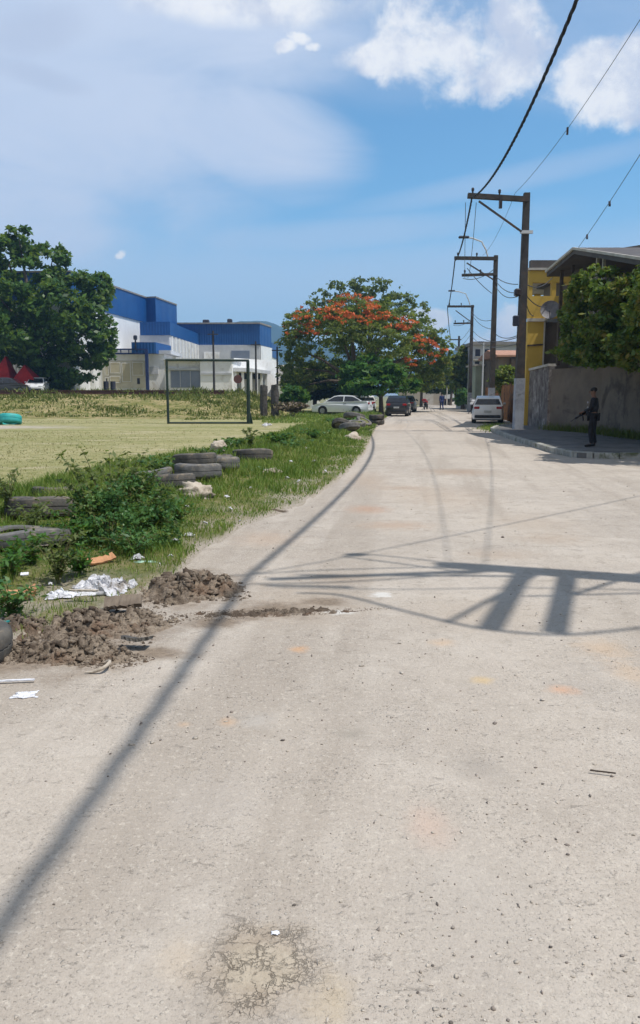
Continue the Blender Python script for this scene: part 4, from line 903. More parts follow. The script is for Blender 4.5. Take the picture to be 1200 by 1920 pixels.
# houses, fence and gate beyond the pole
YD = 84
gh = empty('grey_house', (P(930, 740, YD)[0], YD, 0), 0, 'grey two-storey house with a flat roof between two poles', 'house')
def dx(px): return P(px, 600, YD)[0]
def dz(py): return P(600, py, YD)[2]
loc(MB().span(dx(890), dx(972), YD, YD + 10, 0, dz(647)), gh).build('wall', M_gpaint, gh)
loc(MB().span(dx(886), dx(976), YD - .5, YD + 10.5, dz(647) + .002, dz(641)), gh).build('roof', M_roofg, gh)
for a, b_, c, e in [(893, 902, 655, 668), (911, 919, 655, 668), (893, 901, 678, 692)]:
    wn = loc(MB().span(dx(a), dx(b_), YD - .06, YD + .02, dz(e), dz(c)), gh).build('window', M_darkst, gh)
    loc(MB().span(dx(a) - .1, dx(b_) + .1, YD - .16, YD - .002, dz(e) - .12, dz(e) - .01), gh).build('sill', M_trim, wn)
loc(MB().span(dx(888), dx(930), YD - .55, YD - .003, dz(676), dz(673)), gh).build('balcony_slab', M_trim, gh)
gs = empty('green_shed', (P(908, 740, 76)[0], 76, 0), 0, 'pale green plastered lean-to beside the thin grey pole', 'building')
q0, q1 = P(892, 700, 76)[0], P(926, 700, 76)[0]
loc(MB().span(q0, q1, 76, 80, 0, P(0, 686, 76)[2]), gs).build('wall', pmat('pale_green_paint', (.42, .47, .36), (.34, .38, .29), .8, .8), gs)
loc(MB().span(q0 - .2, q1 + .2, 75.7, 80.2, P(0, 686, 76)[2] + .002, P(0, 683, 76)[2]), gs).build('roof', M_trim, gs)
tr_ = empty('tiled_house', (P(955, 740, 70)[0], 70, 0), 0, 'low house with terracotta tiled roof left of the nearest pole', 'house')
q0, q1 = P(934, 700, 70)[0], P(1000, 700, 70)[0]; zt_ = P(0, 666, 70)[2]
loc(MB().span(q0, q1, 70, 77, 0, zt_ - .002), tr_).build('wall', M_wall, tr_)
loc(MB().prism([(69.4, zt_ - .15), (69.4, zt_), (73.5, zt_ + .62), (77.6, zt_), (77.6, zt_ - .15)], q0 - .3, q1 + .3, 'x'), tr_).build('roof', pmat('terracotta_tiles', (.46, .25, .17), (.34, .19, .13), 3, .85, bump=.5, bscale=8), tr_)
loc(MB().span(q0 + 1, q1, 69.45, 69.9, P(0, 690, 70)[2], P(0, 672, 70)[2]), tr_).build('window', M_wood, tr_)
fc = empty('picket_fence', (10.4, 41, 0), 0, 'rusty orange slatted fence behind the white parked car', 'fence')
M_pick = pmat('orange_brown_slats', (.34, .15, .05), (.16, .08, .04), 3, .8, c3=(.05, .035, .03), s3=1.0)
fa, fb = Vector((10.45, 41, 0)), Vector((14.4, 68, 0)); mb = MB()
rs = random.Random(2)
for k in range(96):
    q = fa.lerp(fb, k / 95) - Vector(fc.location); mb.box((q.x, q.y, 1.05 + rs.uniform(-.04, .1)), (.05, .17, 2.1), rs.uniform(-.2, .2))
mb.build('slats', M_pick, fc)
for k in range(10):
    q = fa.lerp(fb, k / 9) - Vector(fc.location); MB().bar((q.x + .1, q.y, 0), (q.x + .1, q.y, 2.3), .13).build('post', M_wood, fc)
for z in (.4, 1.8): MB().bar(fa - Vector(fc.location) + Vector((.06, 0, z)), fb - Vector(fc.location) + Vector((.06, 0, z)), .06).build('rail', M_wood, fc)
rt = (P(952, 745, 52)[0], 52, 0)
bush('bush', 'green leafy bush above the rusty slatted fence', rt, [clump(a, b_, c, e, 52, rt, 0, c) for a, b_, c, e in [(945, 702, 18, 18), (962, 708, 16, 18), (930, 712, 12, 14), (950, 725, 24, 12)]], 2600, .12, L_fla)
# wall closing the far end of the street
ew = empty('end_wall', (P(808, 745, 125)[0], 125, 0), 0, 'pale beige wall at the far end of the street', 'wall')
MB().span(-5.2, 3.0, 0, .3, 0, P(0, 729, 125)[2]).build('wall', pmat('beige_wall', (.42, .37, .30), (.35, .31, .25), .6, .9), ew)
MB().span(-1.3, .4, -.08, -.002, 0, 1.9).build('gate', M_trim, ew)

# ------------------------------------------------------------------ utility poles and wires
M_conc = pmat('dark_weathered_concrete', (.085, .075, .068), (.05, .045, .043), 2.2, .92, bump=.4, bscale=15, c3=(.12, .075, .055), s3=.9)
M_white = bpy.data.materials['white_render']
M_base = pmat('chalky_pole_paint', (.40, .42, .46), (.26, .27, .30), 1.8, .9, c3=(.12, .11, .11), s3=1.4)
M_ins = pmat('dark_porcelain', (.03, .025, .03), (.05, .04, .04), 5, .3)
M_wire = pmat('black_cable', (.012, .012, .014), (.02, .02, .022), 5, .6)
M_wireg = pmat('grey_wire', (.06, .065, .07), (.09, .09, .1), 5, .5)
def upole(X, Y, h, lab, arms, braces=(), base=None, lamp=None, r0=.20, r1=.13, group='utility poles along the right side of the street', pins=True, yaw=0.0):
    o = empty('utility_pole', (X, Y, 0), yaw, lab, 'utility pole', group)
    zb = base or 0
    MB().bar((0, 0, zb if base else -.3), (0, 0, h), r1 * 2, r1 * 2).build('pole', M_conc, o)
    o2 = kids(o)[0]; me = o2.data
    for v in me.vertices:
        f = 1 + (r0 / r1 - 1) * (1 - max(0, v.co.z) / h); v.co.x *= f; v.co.y *= f
    if base: MB().bar((0, 0, -.3), (0, 0, base - .002), r0 * 2.06, r0 * 2.06).build('painted_base', M_base, o)
    for (x0, x1, z0, z1, w_) in arms:
        MB().bar((x0, -r1 - w_ / 2, z0), (x1, -r1 - w_ / 2, z1), w_, w_, (0, 0, 1)).build('crossarm', M_conc, o)
        if pins:
            for q in (.08, .52):
                xx = x0 + (x1 - x0) * q; zz = z0 + (z1 - z0) * q
                MB().lathe([(0, 0), (.035, 0), (.035, .08), (.06, .1), (.05, .14), (.065, .17), (.04, .22), (0, .23)], 10, Matrix.Translation((xx, -r1 - w_ / 2, zz + w_ / 2))).build('insulator', M_ins, o)
    for a, b_ in braces: MB().bar((a[0], -r1 - .26, a[1]), (b_[0], -r1 - .26, b_[1]), .07).build('brace', M_conc, o)
    if lamp:
        l = MB().tube([(q[0], -.1, q[1]) for q in lamp], .045, 7).build('lamp_arm', M_gpaint, o)
        e = lamp[-1]; MB().box((e[0] - .22, -.1, e[1] + .02), (.62, .24, .13), 0, .04).build('lamp_head', M_darkst, l)
    return o
def up(px, py, Y, X): q = P(px, py, Y); return (q[0] - X, q[2])
X1, Y1 = 8.40, 33.0
a0, a1 = up(877, 367, Y1 - .2, X1), up(991, 374, Y1 - .2, X1)
o = upole(X1, Y1, P(982, 362, Y1)[2], 'nearest dark utility pole with chalky base in front of the ochre house', [(a0[0], a1[0], a0[1], a1[1], .19)], [(up(897, 378, Y1 - .3, X1), up(977, 435, Y1 - .3, X1))], 2.25, None, .185, .115)
MB().bar((up(938, 379, Y1 - .2, X1)[0], -.25, up(938, 379, Y1, X1)[1] - .3), (up(938, 379, Y1 - .2, X1)[0], -.25, up(938, 372, Y1, X1)[1]), .12).build('hanger', M_ins, o)
MB().box((0, -.2, up(0, 437, Y1, X1)[1]), (.5, .1, .12)).build('clamp_band', M_gpaint, o)
MB().box((-.26, -.1, up(0, 549, Y1, X1)[1]), (.24, .3, .3), 0, .05).build('wire_clamp', M_ins, o)
MB().box((-.28, -.1, up(0, 602, Y1, X1)[1]), (.22, .25, .42), 0, .03).build('meter_box', M_darkst, o)
X2, Y2 = P(926, 600, 48)[0], 48.0
a0, a1 = up(851, 485, Y2, X2), up(931, 486, Y2, X2); c0, c1 = up(865, 517, Y2, X2), up(931, 515, Y2, X2)
upole(X2, Y2, P(926, 479, Y2)[2], 'second utility pole along the street with two crossarms and curved lamp arm', [(a0[0], a1[0], a0[1], a1[1], .19), (c0[0], c1[0], c0[1], c1[1], .15)], [(up(873, 495, Y2, X2), up(924, 527, Y2, X2))], 2.0, [up(914, 482, Y2, X2), up(911, 470, Y2, X2), up(905, 459, Y2, X2), up(903, 454, Y2, X2), up(885, 447, Y2, X2), up(876, 446, Y2, X2)], .17, .11)
X3, Y3 = P(885, 600, 74)[0], 74.0
a0, a1 = up(838, 575, Y3, X3), up(888, 575, Y3, X3); c0, c1 = up(850, 607, Y3, X3), up(886, 606, Y3, X3)
upole(X3, Y3, P(885, 572, Y3)[2], 'third utility pole, third along the street, with its own lamp arm', [(a0[0], a1[0], a0[1], a1[1], .18), (c0[0], c1[0], c0[1], c1[1], .14)], [(up(853, 583, Y3, X3), up(884, 606, Y3, X3))], 1.8, [up(881, 572, Y3, X3), up(878, 562, Y3, X3), up(873, 551, Y3, X3), up(860, 547, Y3, X3), up(851, 546, Y3, X3)], .17, .11)
X4, Y4 = P(859, 700, 112)[0], 112.0; a0 = up(842, 637, Y4, X4)
upole(X4, Y4, P(859, 630, Y4)[2], 'thin distant utility pole, left one of the far pair', [(a0[0], .3, a0[1], a0[1], .15)], r0=.17, r1=.12, pins=False)
X5, Y5 = P(868, 700, 128)[0], 128.0
upole(X5, Y5, P(868, 645, Y5)[2], 'thin distant utility pole, right and shorter one of the far pair', [(-1.2, .3, P(868, 650, Y5)[2], P(868, 650, Y5)[2], .14)], r0=.17, r1=.12, pins=False)
for px, top, Yp, r_, mm, lab in [(905, 641, 66, .07, 'grey_render', 'thin pale grey post beside the pale green lean-to'), (839, 648, 118, .09, 'pale_trim', 'pale slim lamp post behind the far truck')]:
    x = P(px, 700, Yp)[0]; o = empty('slim_post', (x, Yp, 0), 0, lab, 'post'); h_ = P(px, top, Yp)[2]
    MB().tube([(0, 0, -.2), (0, 0, h_)], [r_, r_ * .7], 8).build('post', bpy.data.materials[mm], o); MB().box((-.2, 0, h_), (.5, .12, .08), 0, .02).build('head', M_darkst, o)

# the pole just outside the picture whose shadow crosses the road
def s2p(px, py, z): x, y = g(px, py); k = z / math.tan(SEL); return (x + k * .9456, y - k * .3254, z)
X0, Y0p = 5.5, 5.5
p0 = upole(X0, Y0p, 10.0, 'utility pole beside the viewer casting the long shadow over the road', [], r0=.17, r1=.11)
def l0(q): return (q[0] - X0, q[1] - Y0p, q[2])
MB().bar(l0((5.75, 5.3, 9.75)), l0(s2p(505, 1086, 9.7)), .09).build('crossarm', M_conc, p0)
MB().bar(l0((5.75, 5.15, 9.35)), l0(s2p(560, 1078, 9.3)), .05).build('crossarm', M_conc, p0)
MB().bar(l0(s2p(986, 1066, 8.5)), l0(s2p(918, 1180, 8.5)), .14, .08).build('crossarm', M_conc, p0)
MB().bar(l0(s2p(1066, 1070, 7.8)), l0(s2p(1040, 1187, 7.8)), .14, .08).build('crossarm', M_conc, p0)
MB().bar(l0(s2p(838, 1168, 8.2)), l0(s2p(1010, 1075, 7.4)), .04).build('brace', M_conc, p0)
MB().bar(l0(s2p(1060, 1120, 7.6)), l0(s2p(1240, 1062, 6.6)), .04).build('brace', M_conc, p0)
MB().bar(l0(s2p(985, 1118, 7.9)), l0(s2p(1210, 1112, 7.9)), .03).build('brace', M_conc, p0)
for k, (pts, z, r_) in enumerate([([(430, 1080), (560, 1071), (700, 1066), (870, 1062)], 9.5, .016), ([(470, 1095), (620, 1092), (760, 1084), (900, 1074)], 9.4, .018), ([(520, 1102), (760, 1105), (1000, 1102), (1260, 1108)], 9.2, .012),
    ([(668, 1037), (760, 1046), (880, 1060), (1010, 1075)], 9.0, .016), ([(640, 1043), (760, 1058), (880, 1074)], 8.8, .018), ([(560, 1112), (640, 1116), (760, 1146), (860, 1170), (930, 1182), (1040, 1190), (1130, 1185), (1240, 1172)], 8.2, .022), ([(500, 1098), (580, 1099), (660, 1101)], 8.6, .03)]):
    ps = [Vector(l0(s2p(*q, z))) for q in pts]; sm = []
    for i in range(len(ps) - 1):
        for u_ in (0, .25, .5, .75):
            a = ps[max(0, i - 1)]; b_ = ps[i]; c = ps[i + 1]; d = ps[min(len(ps) - 1, i + 2)]
            sm.append(.5 * ((2 * b_) + (c - a) * u_ + (2 * a - 5 * b_ + 4 * c - d) * u_ ** 2 + (3 * b_ - a - 3 * c + d) * u_ ** 3))
    MB().tube(sm + [ps[-1]], r_, 6).build('jumper_wire', M_wire, p0)
MB().box(l0(s2p(667, 1040, 9.0)), (.17, .13, .16), .3, .02).build('wire_clamp', M_ins, p0)

def span(a, b_, sag, n=24):
    a, b_ = Vector(a), Vector(b_); return [a.lerp(b_, i / n) - Vector((0, 0, 4 * sag * (i / n) * (1 - i / n))) for i in range(n + 1)]
def cable(name, label, segs, r_, mat, twist=0, group=None):
    pts = []
    for s_ in segs: pts += s_[(1 if pts else 0):]
    mb = MB()
    if twist:
        fine = []
        for i in range(len(pts) - 1):
            L = (pts[i + 1] - pts[i]).length; m_ = max(1, int(L / .12)); fine += [pts[i].lerp(pts[i + 1], j / m_) for j in range(m_)]
        fine.append(pts[-1])
        for s_ in range(twist):
            q = []; L = 0
            for i, p_ in enumerate(fine):
                L += (p_ - fine[i - 1]).length if i else 0; a = 2 * math.pi * (s_ / twist) + L / .75 * 2 * math.pi / 1.6
                d = (fine[min(i + 1, len(fine) - 1)] - fine[max(i - 1, 0)]).normalized(); x = d.cross(Vector((0, 0, 1))).normalized(); y = x.cross(d)
                q.append(p_ + (x * math.cos(a) + y * math.sin(a)) * r_ * .95)
            mb.tube(q, r_, 5)
    else: mb.tube(pts, r_, 6)
    return tag(mb.build(name, mat), label, 'cable', group)
e0 = (3.60, 5.1, 9.75); e1 = P(885, 371, Y1 - .2); e2 = P(853, 489, Y2 - .2); e3 = P(839, 578, Y3 - .2); e4 = P(846, 638, Y4)
cable('power_cable', 'thick twisted black cable from the top edge along the arm ends', [span((.45, -21, 9.9), e0, .9), span(e0, e1, 1.42), span(e1, e2, .5), span(e2, e3, .6), span(e3, e4, .5)], .021, M_wire, 3)
f0 = (5.5, 5.4, 10.0); f1 = P(966, 362, Y1 - .2); f2 = P(905, 479, Y2 - .2)
w2 = cable('overhead_wire', 'thin grey wire with small spacers reaching the nearest pole head', [span(f0, f1,   .75), span(f1, f2, .35)], .008, M_wireg)
for tt in (.66, .40): 
    q = Vector(f0).lerp(Vector(f1), tt) - Vector((0, 0, 4 * .75 * tt * (1 - tt))); MB().bar(q - Vector((.0, 0, .16)), q + Vector((0, 0, .04)), .05).build('spacer', M_ins, w2)
h1 = (9.1, 28.3, 6.70)
w3 = cable('service_wire', 'thin clamped wire descending to the terrace roof ridge', [span((5.5, 5.4, 9.3), h1, .35)], .009, M_wireg)
for tt in (.78, .93):
    q = Vector((5.5, 5.4, 9.3)).lerp(Vector(h1), tt) - Vector((0, 0, 4 * .35 * tt * (1 - tt))); MB().bar(q - Vector((.03, .1, .12)), q + Vector((.03, .1, .02)), .06).build('clamp', M_ins, w3)
cable('service_wire', 'thin wire from the pole beside the viewer across to the side street', [span(s2p(480, 1075, 9.0), s2p(667, 1040, 9.0), .05), span(s2p(667, 1040, 9.0), s2p(1250, 918, 8.6), .15), span(s2p(1250, 918, 8.6), (34, 33, 7), .6)], .013, M_wireg)
def PP(px, py, Y): return P(px, py, Y)
for k, (a, b_, s_, lab) in enumerate([
    (PP(930, 519, Y2), PP(971, 533, Y1), .12, 'upper drop wire between the second pole and the nearest pole'), (PP(930, 527, Y2), PP(970, 549, Y1), .2, 'lower drop wire between the second pole and the nearest pole'),
    (PP(884, 588, Y3), PP(922, 617, Y2), .3, 'drop wire between the third pole and the second pole'), (PP(886, 619, Y3), PP(969, 633, Y1), .5, 'low wire from the third pole passing behind the second pole'),
    (PP(876, 503, Y2 - 1), PP(922, 550, Y2), .1, 'sloping stay wire below the second pole lower arm'), (PP(983, 549, Y1), PP(1030, 573, YH), .25, 'drop wire from the nearest pole to the ochre veranda'),
    (PP(858, 640, Y4), PP(884, 612, Y3), .3, 'wire between the third pole and the far thin pole'), (PP(930, 627, Y2), PP(968, 630, Y1), .15, 'flat low wire just left of the nearest pole'),
    (PP(929, 536, Y2), PP(970, 556, Y1), .28, 'lowest slack drop wire meeting the clamp of the nearest pole'), (PP(868, 522, Y2 - .3), PP(926, 505, Y2 - .1), .25, 'looped wire hanging under the lower arm of the second pole'),
    (PP(884, 583, Y3), PP(922, 600, Y2), .35, 'upper drop wire between the third pole and the second pole'), (PP(886, 632, Y3), PP(968, 645, Y1), .45, 'lowest wire crossing the gap between third and nearest pole'),
    (PP(858, 650, Y4), PP(884, 625, Y3), .3, 'lower wire between the far thin pole and the third pole'), (PP(850, 610, Y3 - .3), PP(884, 598, Y3 - .1), .25, 'looped wire under the arms of the third pole'),
    (PP(983, 556, Y1), PP(1000, 592, YH), .2, 'second drop wire from the nearest pole to the ochre house'), (PP(983, 530, Y1), PP(1036, 520, YH), .3, 'wire from the nearest pole to the ochre veranda beam')]):
    cable('service_wire', lab, [span(a, b_, s_)], .02, M_wireg)
for k, (x_, lab) in enumerate([(.12, 'dangling wire left of the second pole arm'), (.3, 'dangling wire inside the second pole arm')]):
    a = Vector(P(893 - 20 * k, 380, Y1 - .2)); b_ = Vector(P(876 - 4 * k, 520, Y2 - .6))
    cable('service_wire', ['thin slack wire from the nearest crossarm to the second crossarm, right of the thick cable', 'thin slack wire close beside the thick twisted cable between first two crossarms'][k], [span(a, b_, .9)], .012, M_wireg)
# shade tree behind the viewer's right shoulder, out of the picture
# ------------------------------------------------------------------ tyres of the border
M_tyre = pmat('dusty_rubber', (.06, .058, .056), (.115, .105, .09), 6, .9, bump=.5, bscale=22, c3=(.21, .17, .125), s3=3.2)
M_tyreg = pmat('sun_bleached_rubber', (.165, .16, .155), (.10, .098, .095), 5, .9, bump=.5, bscale=22, c3=(.26, .22, .165), s3=3)
M_pale = pmat('pale_stone', (.50, .44, .36), (.40, .34, .27), 5, .95, bump=.7, bscale=14, c3=(.28, .23, .18), s3=6)
def gv(px, py):                                               # point on the verge seen at a photo pixel
    z = .06
    for _ in range(3):
        x, y = g(px, py, z); z = .5 * z + .5 * max(0, vz(x, y))
    return x, y, z
def tyre_mb(Ro, wd, squash=0.0, seed=0):
    n = 64; mb = MB(); h = wd / 2; Ri = Ro * .60
    prof = [(Ri, -h * .55), (Ri * 1.02, -h * .8), (Ro * .76, -h * 1.0), (Ro * .9, -h * .92), (Ro * .985, -h * .72), (Ro, -h * .42), (Ro, -h * .06), (Ro * .975, -h * .04), (Ro * .975, h * .04), (Ro, h * .06), (Ro, h * .42), (Ro * .985, h * .72), (Ro * .9, h * .92), (Ro * .76, h), (Ri * 1.02, h * .8), (Ri, h * .55), (Ri * 1.1, h * .3), (Ro * .88, h * .2), (Ro * .88, -h * .2), (Ri * 1.1, -h * .3)]
    mb.lathe(prof, n, None, True); m_ = len(prof); vs = []
    for i, v in enumerate(mb.v):
        j, k = i // n, i % n; x, y, z = v; a = 2 * math.pi * k / n
        if 3 < j < 12 and k % 2: x *= .972; y *= .972
        z += squash * math.sin(2 * a + seed) * .5; r_ = 1 + squash * .6 * math.cos(2 * a + seed * 1.7)
        vs.append((x * r_, y * r_, z))
    mb.v = vs; return mb
def tyre(px, py, Ro, wd, tilt, lab, mat=None, sink=.04, taz=0.0, squash=.02, z0=None, shift=(0, 0), group='old tyres lining the verge'):
    x, y, z = gv(px, py) if z0 is None else (*g(px, py), z0)
    x, y = x * (1 + Ro * .9 / y), y + Ro * .9
    o = tyre_mb(Ro, wd, squash, px).build('tyre', mat or M_tyre, None, 40)
    o.location = (x + shift[0], y + shift[1], z + wd / 2 - sink + Ro * abs(math.sin(tilt)) * .8); o.rotation_euler = (tilt, 0, taz)
    if abs(tilt) < .6:
        fl_ = MB().lathe([(Ro * .93, -wd * .42), (Ro * .8, wd * .18), (Ro * .45, wd * .30), (0, wd * .34)], 28).build('soil_filling', M_verge, o, 60)
    return tag(o, lab, 'tyre', group)
tyre(78, 982, .40, .24, R(-8), 'big dark tyre lying flat left of the shrub', sink=.03)
tyre(95, 945, .30, .18, R(-6), 'small tyre lying behind the big flat dark tyre', sink=.02, shift=(0, .15))
tyre(48, 1040, .46, .15, R(-5), 'flattened pale grey tyre in the grass below the big flat tyre', M_tyreg, .02, .4, .05)
tyre(322, 928, .36, .22, R(-12), 'tilted dark tyre leaning against the pale stone', None, .02, .5)
tyre(372, 906, .40, .25, R(-6), 'pale grey bottom tyre of the stacked pair', M_tyreg, .0)
tyre(366, 906, .40, .22, R(-8), 'dark top tyre of the stacked pair', None, 0, .6, .02, .235)
tyre(415, 886, .36, .25, R(-7), 'brownish tyre just right of the stacked pair', bpy.data.materials['pale_stone'] if False else M_tyreg, .02)
tyre(408, 872, .34, .18, R(-4), 'dark tyre showing behind the stacked pair', None, .02, 0, .03)
tyre(474, 866, .46, .27, R(-8), 'lone dark half-buried tyre between the stack and the far heap', None, .08)
tyre(286, 905, .34, .18, R(-10), 'tyre sunk behind the shrub, its rim showing at the right', M_tyreg, .05, 1.2)
tyre(655, 812, .42, .24, R(-20), 'tilted grey tyre at the front of the far heap', M_tyreg, .02, .5)
tyre(640, 806, .42, .24, R(-34), 'dark steeply tilted tyre at the left of the far heap', None, .1, -.3)
tyre(668, 803, .45, .24, R(12), 'pale tyre at the bottom of the far heap', M_tyreg, .02, 0, .03)
tyre(660, 800, .45, .24, R(-14), 'tyre on top of the far heap', M_tyreg, 0, 0, .03, .32)
tyre(672, 790, .40, .24, R(-30), 'dark tilted tyre behind the far heap near the car rear', None, .12, .2)
tyre(706, 797, .42, .26, R(3), 'black bottom tyre by the road edge at the car rear', None, 0, 0, .02, 0)
tyre(706, 797, .41, .26, R(-4), 'black upper tyre by the road edge at the car rear', None, 0, 0, .02, .25)
tyre(682, 800, .40, .2, R(30), 'small grey tyre between the far heap and the road edge', M_tyreg, .03, .9)
# tyre at the left picture edge beside the soil heap
x, y = g(22, 1250); o = tyre_mb(.31, .2, .01, 3).build('tyre', M_tyre, None, 40); o.location = (x - .37, y + .12, .10); o.rotation_euler = (R(3), R(4), 0); tag(o, 'dark tyre lying at the left photo edge by the soil heap, mostly cut off', 'tyre', 'old tyres lining the verge')
M_teal = pmat('teal_plastic', (.03, .30, .30), (.05, .40, .38), 3, .5)
x, y = g(12, 796); o = tyre_mb(.62, .5, .05, 1).build('tyre', M_teal, None, 40); o.location = (x, y + .5, .22); o.rotation_euler = (R(-20), 0, .2); tag(o, 'turquoise painted tyre at the far left edge of the pitch', 'tyre')
for px, py, lab, ta in [(52, 782, 'dark tyre lying right of the turquoise one across the pitch', 8), (80, 780, 'tilted dark tyre in the far row below the rails', 22), (100, 778, 'flat dark tyre in the middle of the far row below the rails', 4), (122, 778, 'last dark tyre at the right end of the far row below the rails', 14)]:
    tyre(px, py, .58, .34, R(ta), lab, None if px != 52 else M_tyreg, .05, px * .1, .05, 0, group='tyres across the pitch')
def rock(name, px, py, r3, lab, mat, seed, z=None, cat='stone', rz=0.0, group=None, rough=.25):
    x, y, z = gv(px, py) if z is None else (*g(px, py), z)
    bm = bmesh.new(); bmesh.ops.create_icosphere(bm, subdivisions=4, radius=1)
    for v in bm.verts:
        d = 1 + rough * fbm(v.co.x, v.co.y + v.co.z * 3.1, seed, 1.3) + .10 * fbm(v.co.x + v.co.z * 2, v.co.y, seed + 4, 4)
        v.co = Vector((v.co.x * r3[0] * d, v.co.y * r3[1] * d, max(-.5, v.co.z) * r3[2] * d))
    me = bpy.data.meshes.new(name); bm.to_mesh(me); bm.free(); me.materials.append(mat); me.polygons.foreach_set('use_smooth', [True] * len(me.polygons))
    o = bpy.data.objects.new(name, me); COL.objects.link(o); o.location = (x, y, z); o.rotation_euler = (0, 0, rz)
    return tag(o, lab, cat, group)
rock('stone', 366, 932, (.26, .2, .21), 'pale rounded stone propping the tilted dark tyre', M_pale, 2)
rock('stone', 410, 862, (.2, .2, .16), 'pale dusty stone lying on the tyre right of the stacked pair', M_pale, 5, .30)
rock('stone', 98, 772, (1.0, .5, .22), 'low grey rubble lump in the far row of tyres', M_tyreg, 8, -.05)
rock('stone', 130, 776, (.7, .4, .24), 'whitish rubble lump at the end of the far tyre row', M_pale, 9, -.05)
rock('stone', 660, 826, (.3, .3, .3), 'whitish stone at the foot of the far tyre heap', M_pale, 12, -.02)

# ------------------------------------------------------------------ soil heaps dug out at the road edge
m, t, b = newmat('dug_soil'); M_mud = m; vec = t.coord(); n1 = t.noise(vec, 7, 6, .75); n2 = t.noise(vec, 40, 5, .75); geo = t.new('ShaderNodeNewGeometry'); n1 = t.m('MULTIPLY_ADD', geo.outputs['Random Per Island'], .22, t.m('SUBTRACT', n1, .11))
col = t.mix(t.ramp(n1, .36, .66), (.10, .075, .056), (.31, .25, .19)); col = t.mix(t.ramp(t.noise(vec, 2.4, 5, .7), .52, .66, 0, .7), col, (.185, .115, .075)); col = t.mix(t.ramp(n2, .38, .52, .5, 0), col, (.085, .062, .046))
t.set(b.inputs['Base Color'], col); b.inputs['Roughness'].default_value = .95; b.inputs['Specular IOR Level'].default_value = .15; t.set(b.inputs['Normal'], t.bump(t.m('ADD', n1, n2), .9, .02))
ico = bmesh.new(); bmesh.ops.create_icosphere(ico, subdivisions=1, radius=1); IV = np.array([tuple(v.co) for v in ico.verts]); IF = np.array([[v.index for v in f.verts] for f in ico.faces]); ico.free()
def heap(px, py, wx, wy, hh, nclod, seed, lab, rz=0.0, cmax=.09, res=.0125):
    x, y = g(px, py); rs = random.Random(seed); cl_ = []
    for i in range(nclod):
        a = rs.uniform(0, 6.283); q = rs.random() ** .6; r_ = cmax * rs.uniform(.3, 1) ** 1.6
        cl_.append((wx * q * math.cos(a), wy * q * math.sin(a), r_, rs.uniform(.5, 1.1), rs.uniform(0, 6.28)))
    C = np.array(cl_); nx, ny = int(2.3 * wx / res), int(2.3 * wy / res)
    X, Y = np.meshgrid(np.linspace(-1.15 * wx, 1.15 * wx, nx), np.linspace(-1.15 * wy, 1.15 * wy, ny))
    sh = np.array([[fbm(a * 1.0, b_, seed, 3.0) for a, b_ in zip(r1, r2)] for r1, r2 in zip(X[::4, ::4], Y[::4, ::4])]); sh = np.kron(sh, np.ones((4, 4)))[:ny, :nx]
    rr = np.sqrt((X / wx) ** 2 + (Y / wy) ** 2) + .42 * sh
    base = np.clip(1 - rr, 0, 1); Z = hh * (base ** 1.15) * (1 + .8 * sh)
    lum = np.zeros_like(Z)
    for (cx_, cy_, r_, k_, an) in C:
        dx_, dy_ = X - cx_, Y - cy_; u = (dx_ * math.cos(an) + dy_ * math.sin(an)); v = (-dx_ * math.sin(an) + dy_ * math.cos(an)) * 1.35
        q = np.maximum(np.abs(u) * .8 + np.abs(v) * .35, np.hypot(u, v)); q = q / r_
        lum = np.maximum(lum, r_ * k_ * 1.05 * np.clip(1 - q ** 3.2, 0, 1) ** .5)
    fine = np.array([[fbm(a, b_, seed + 3, 16, 3) for a, b_ in zip(r1, r2)] for r1, r2 in zip(X, Y)])
    Z = Z * .8 + lum * np.clip(1.5 - rr, 0, 1) + (.022 + .22 * lum) * fine * (rr < 1.1) - .02 * np.clip((rr - .95) * 6, 0, 1.5) - .004
    V = np.stack([X, Y, Z], -1).reshape(-1, 3); I = np.arange(nx * ny).reshape(ny, nx)
    Fa = np.stack([I[:-1, :-1], I[:-1, 1:], I[1:, 1:], I[1:, :-1]], -1).reshape(-1, 4)
    keep = (V[Fa, 2].max(1) > -.012); Fa = Fa[keep]
    o = tri_obj('soil_heap', V, Fa, M_mud); o.location = (x, y, 0); o.rotation_euler = (0, 0, rz)
    nc = nclod * 26; a = nrs.rand(nc) * 6.283; q = nrs.rand(nc) ** .6 * 1.15 * (1 + .25 * np.sin(3 * a + seed) + .15 * np.sin(5 * a)); cx_ = wx * q * np.cos(a); cy_ = wy * q * np.sin(a)
    s_ = np.maximum(.004, cmax * (.05 + .36 * nrs.rand(nc) ** 4.0) * (1.15 - .5 * q))
    ix = np.clip(((cx_ + 1.15 * wx) / (2.3 * wx) * (nx - 1)).astype(int), 0, nx - 1); iy = np.clip(((cy_ + 1.15 * wy) / (2.3 * wy) * (ny - 1)).astype(int), 0, ny - 1)
    zz = np.maximum(Z[iy, ix], 0) - s_ * .05
    J2 = 1 + .34 * nrs.normal(size=(nc, len(IV), 1)); W_ = IV[None] * J2 * s_[:, None, None] * (1 + .35 * nrs.normal(size=(nc, 1, 3))) * np.array([1, 1, .8])
    W_[:, :, 0] += cx_[:, None]; W_[:, :, 1] += cy_[:, None]; W_[:, :, 2] += zz[:, None]
    q = tri_obj('clods', W_.reshape(-1, 3), (IF[None] + (np.arange(nc) * len(IV))[:, None, None]).reshape(-1, 3), M_mud, o); q['kind'] = 'stuff'
    return tag(o, lab, 'soil heap')
heap(352, 1106, .40, .42, .12, 60, 3, 'dark clumpy soil heap at the road edge right of the white bag', .3, .10)
heap(190, 1172, .48, .34, .06, 70, 5, 'broad dark soil heap below the white bag', -.1, .075)
heap(115, 1228, .46, .18, .035, 80, 9, 'low reddish soil spill nearest the viewer by the curved white strip', -.15, .07)
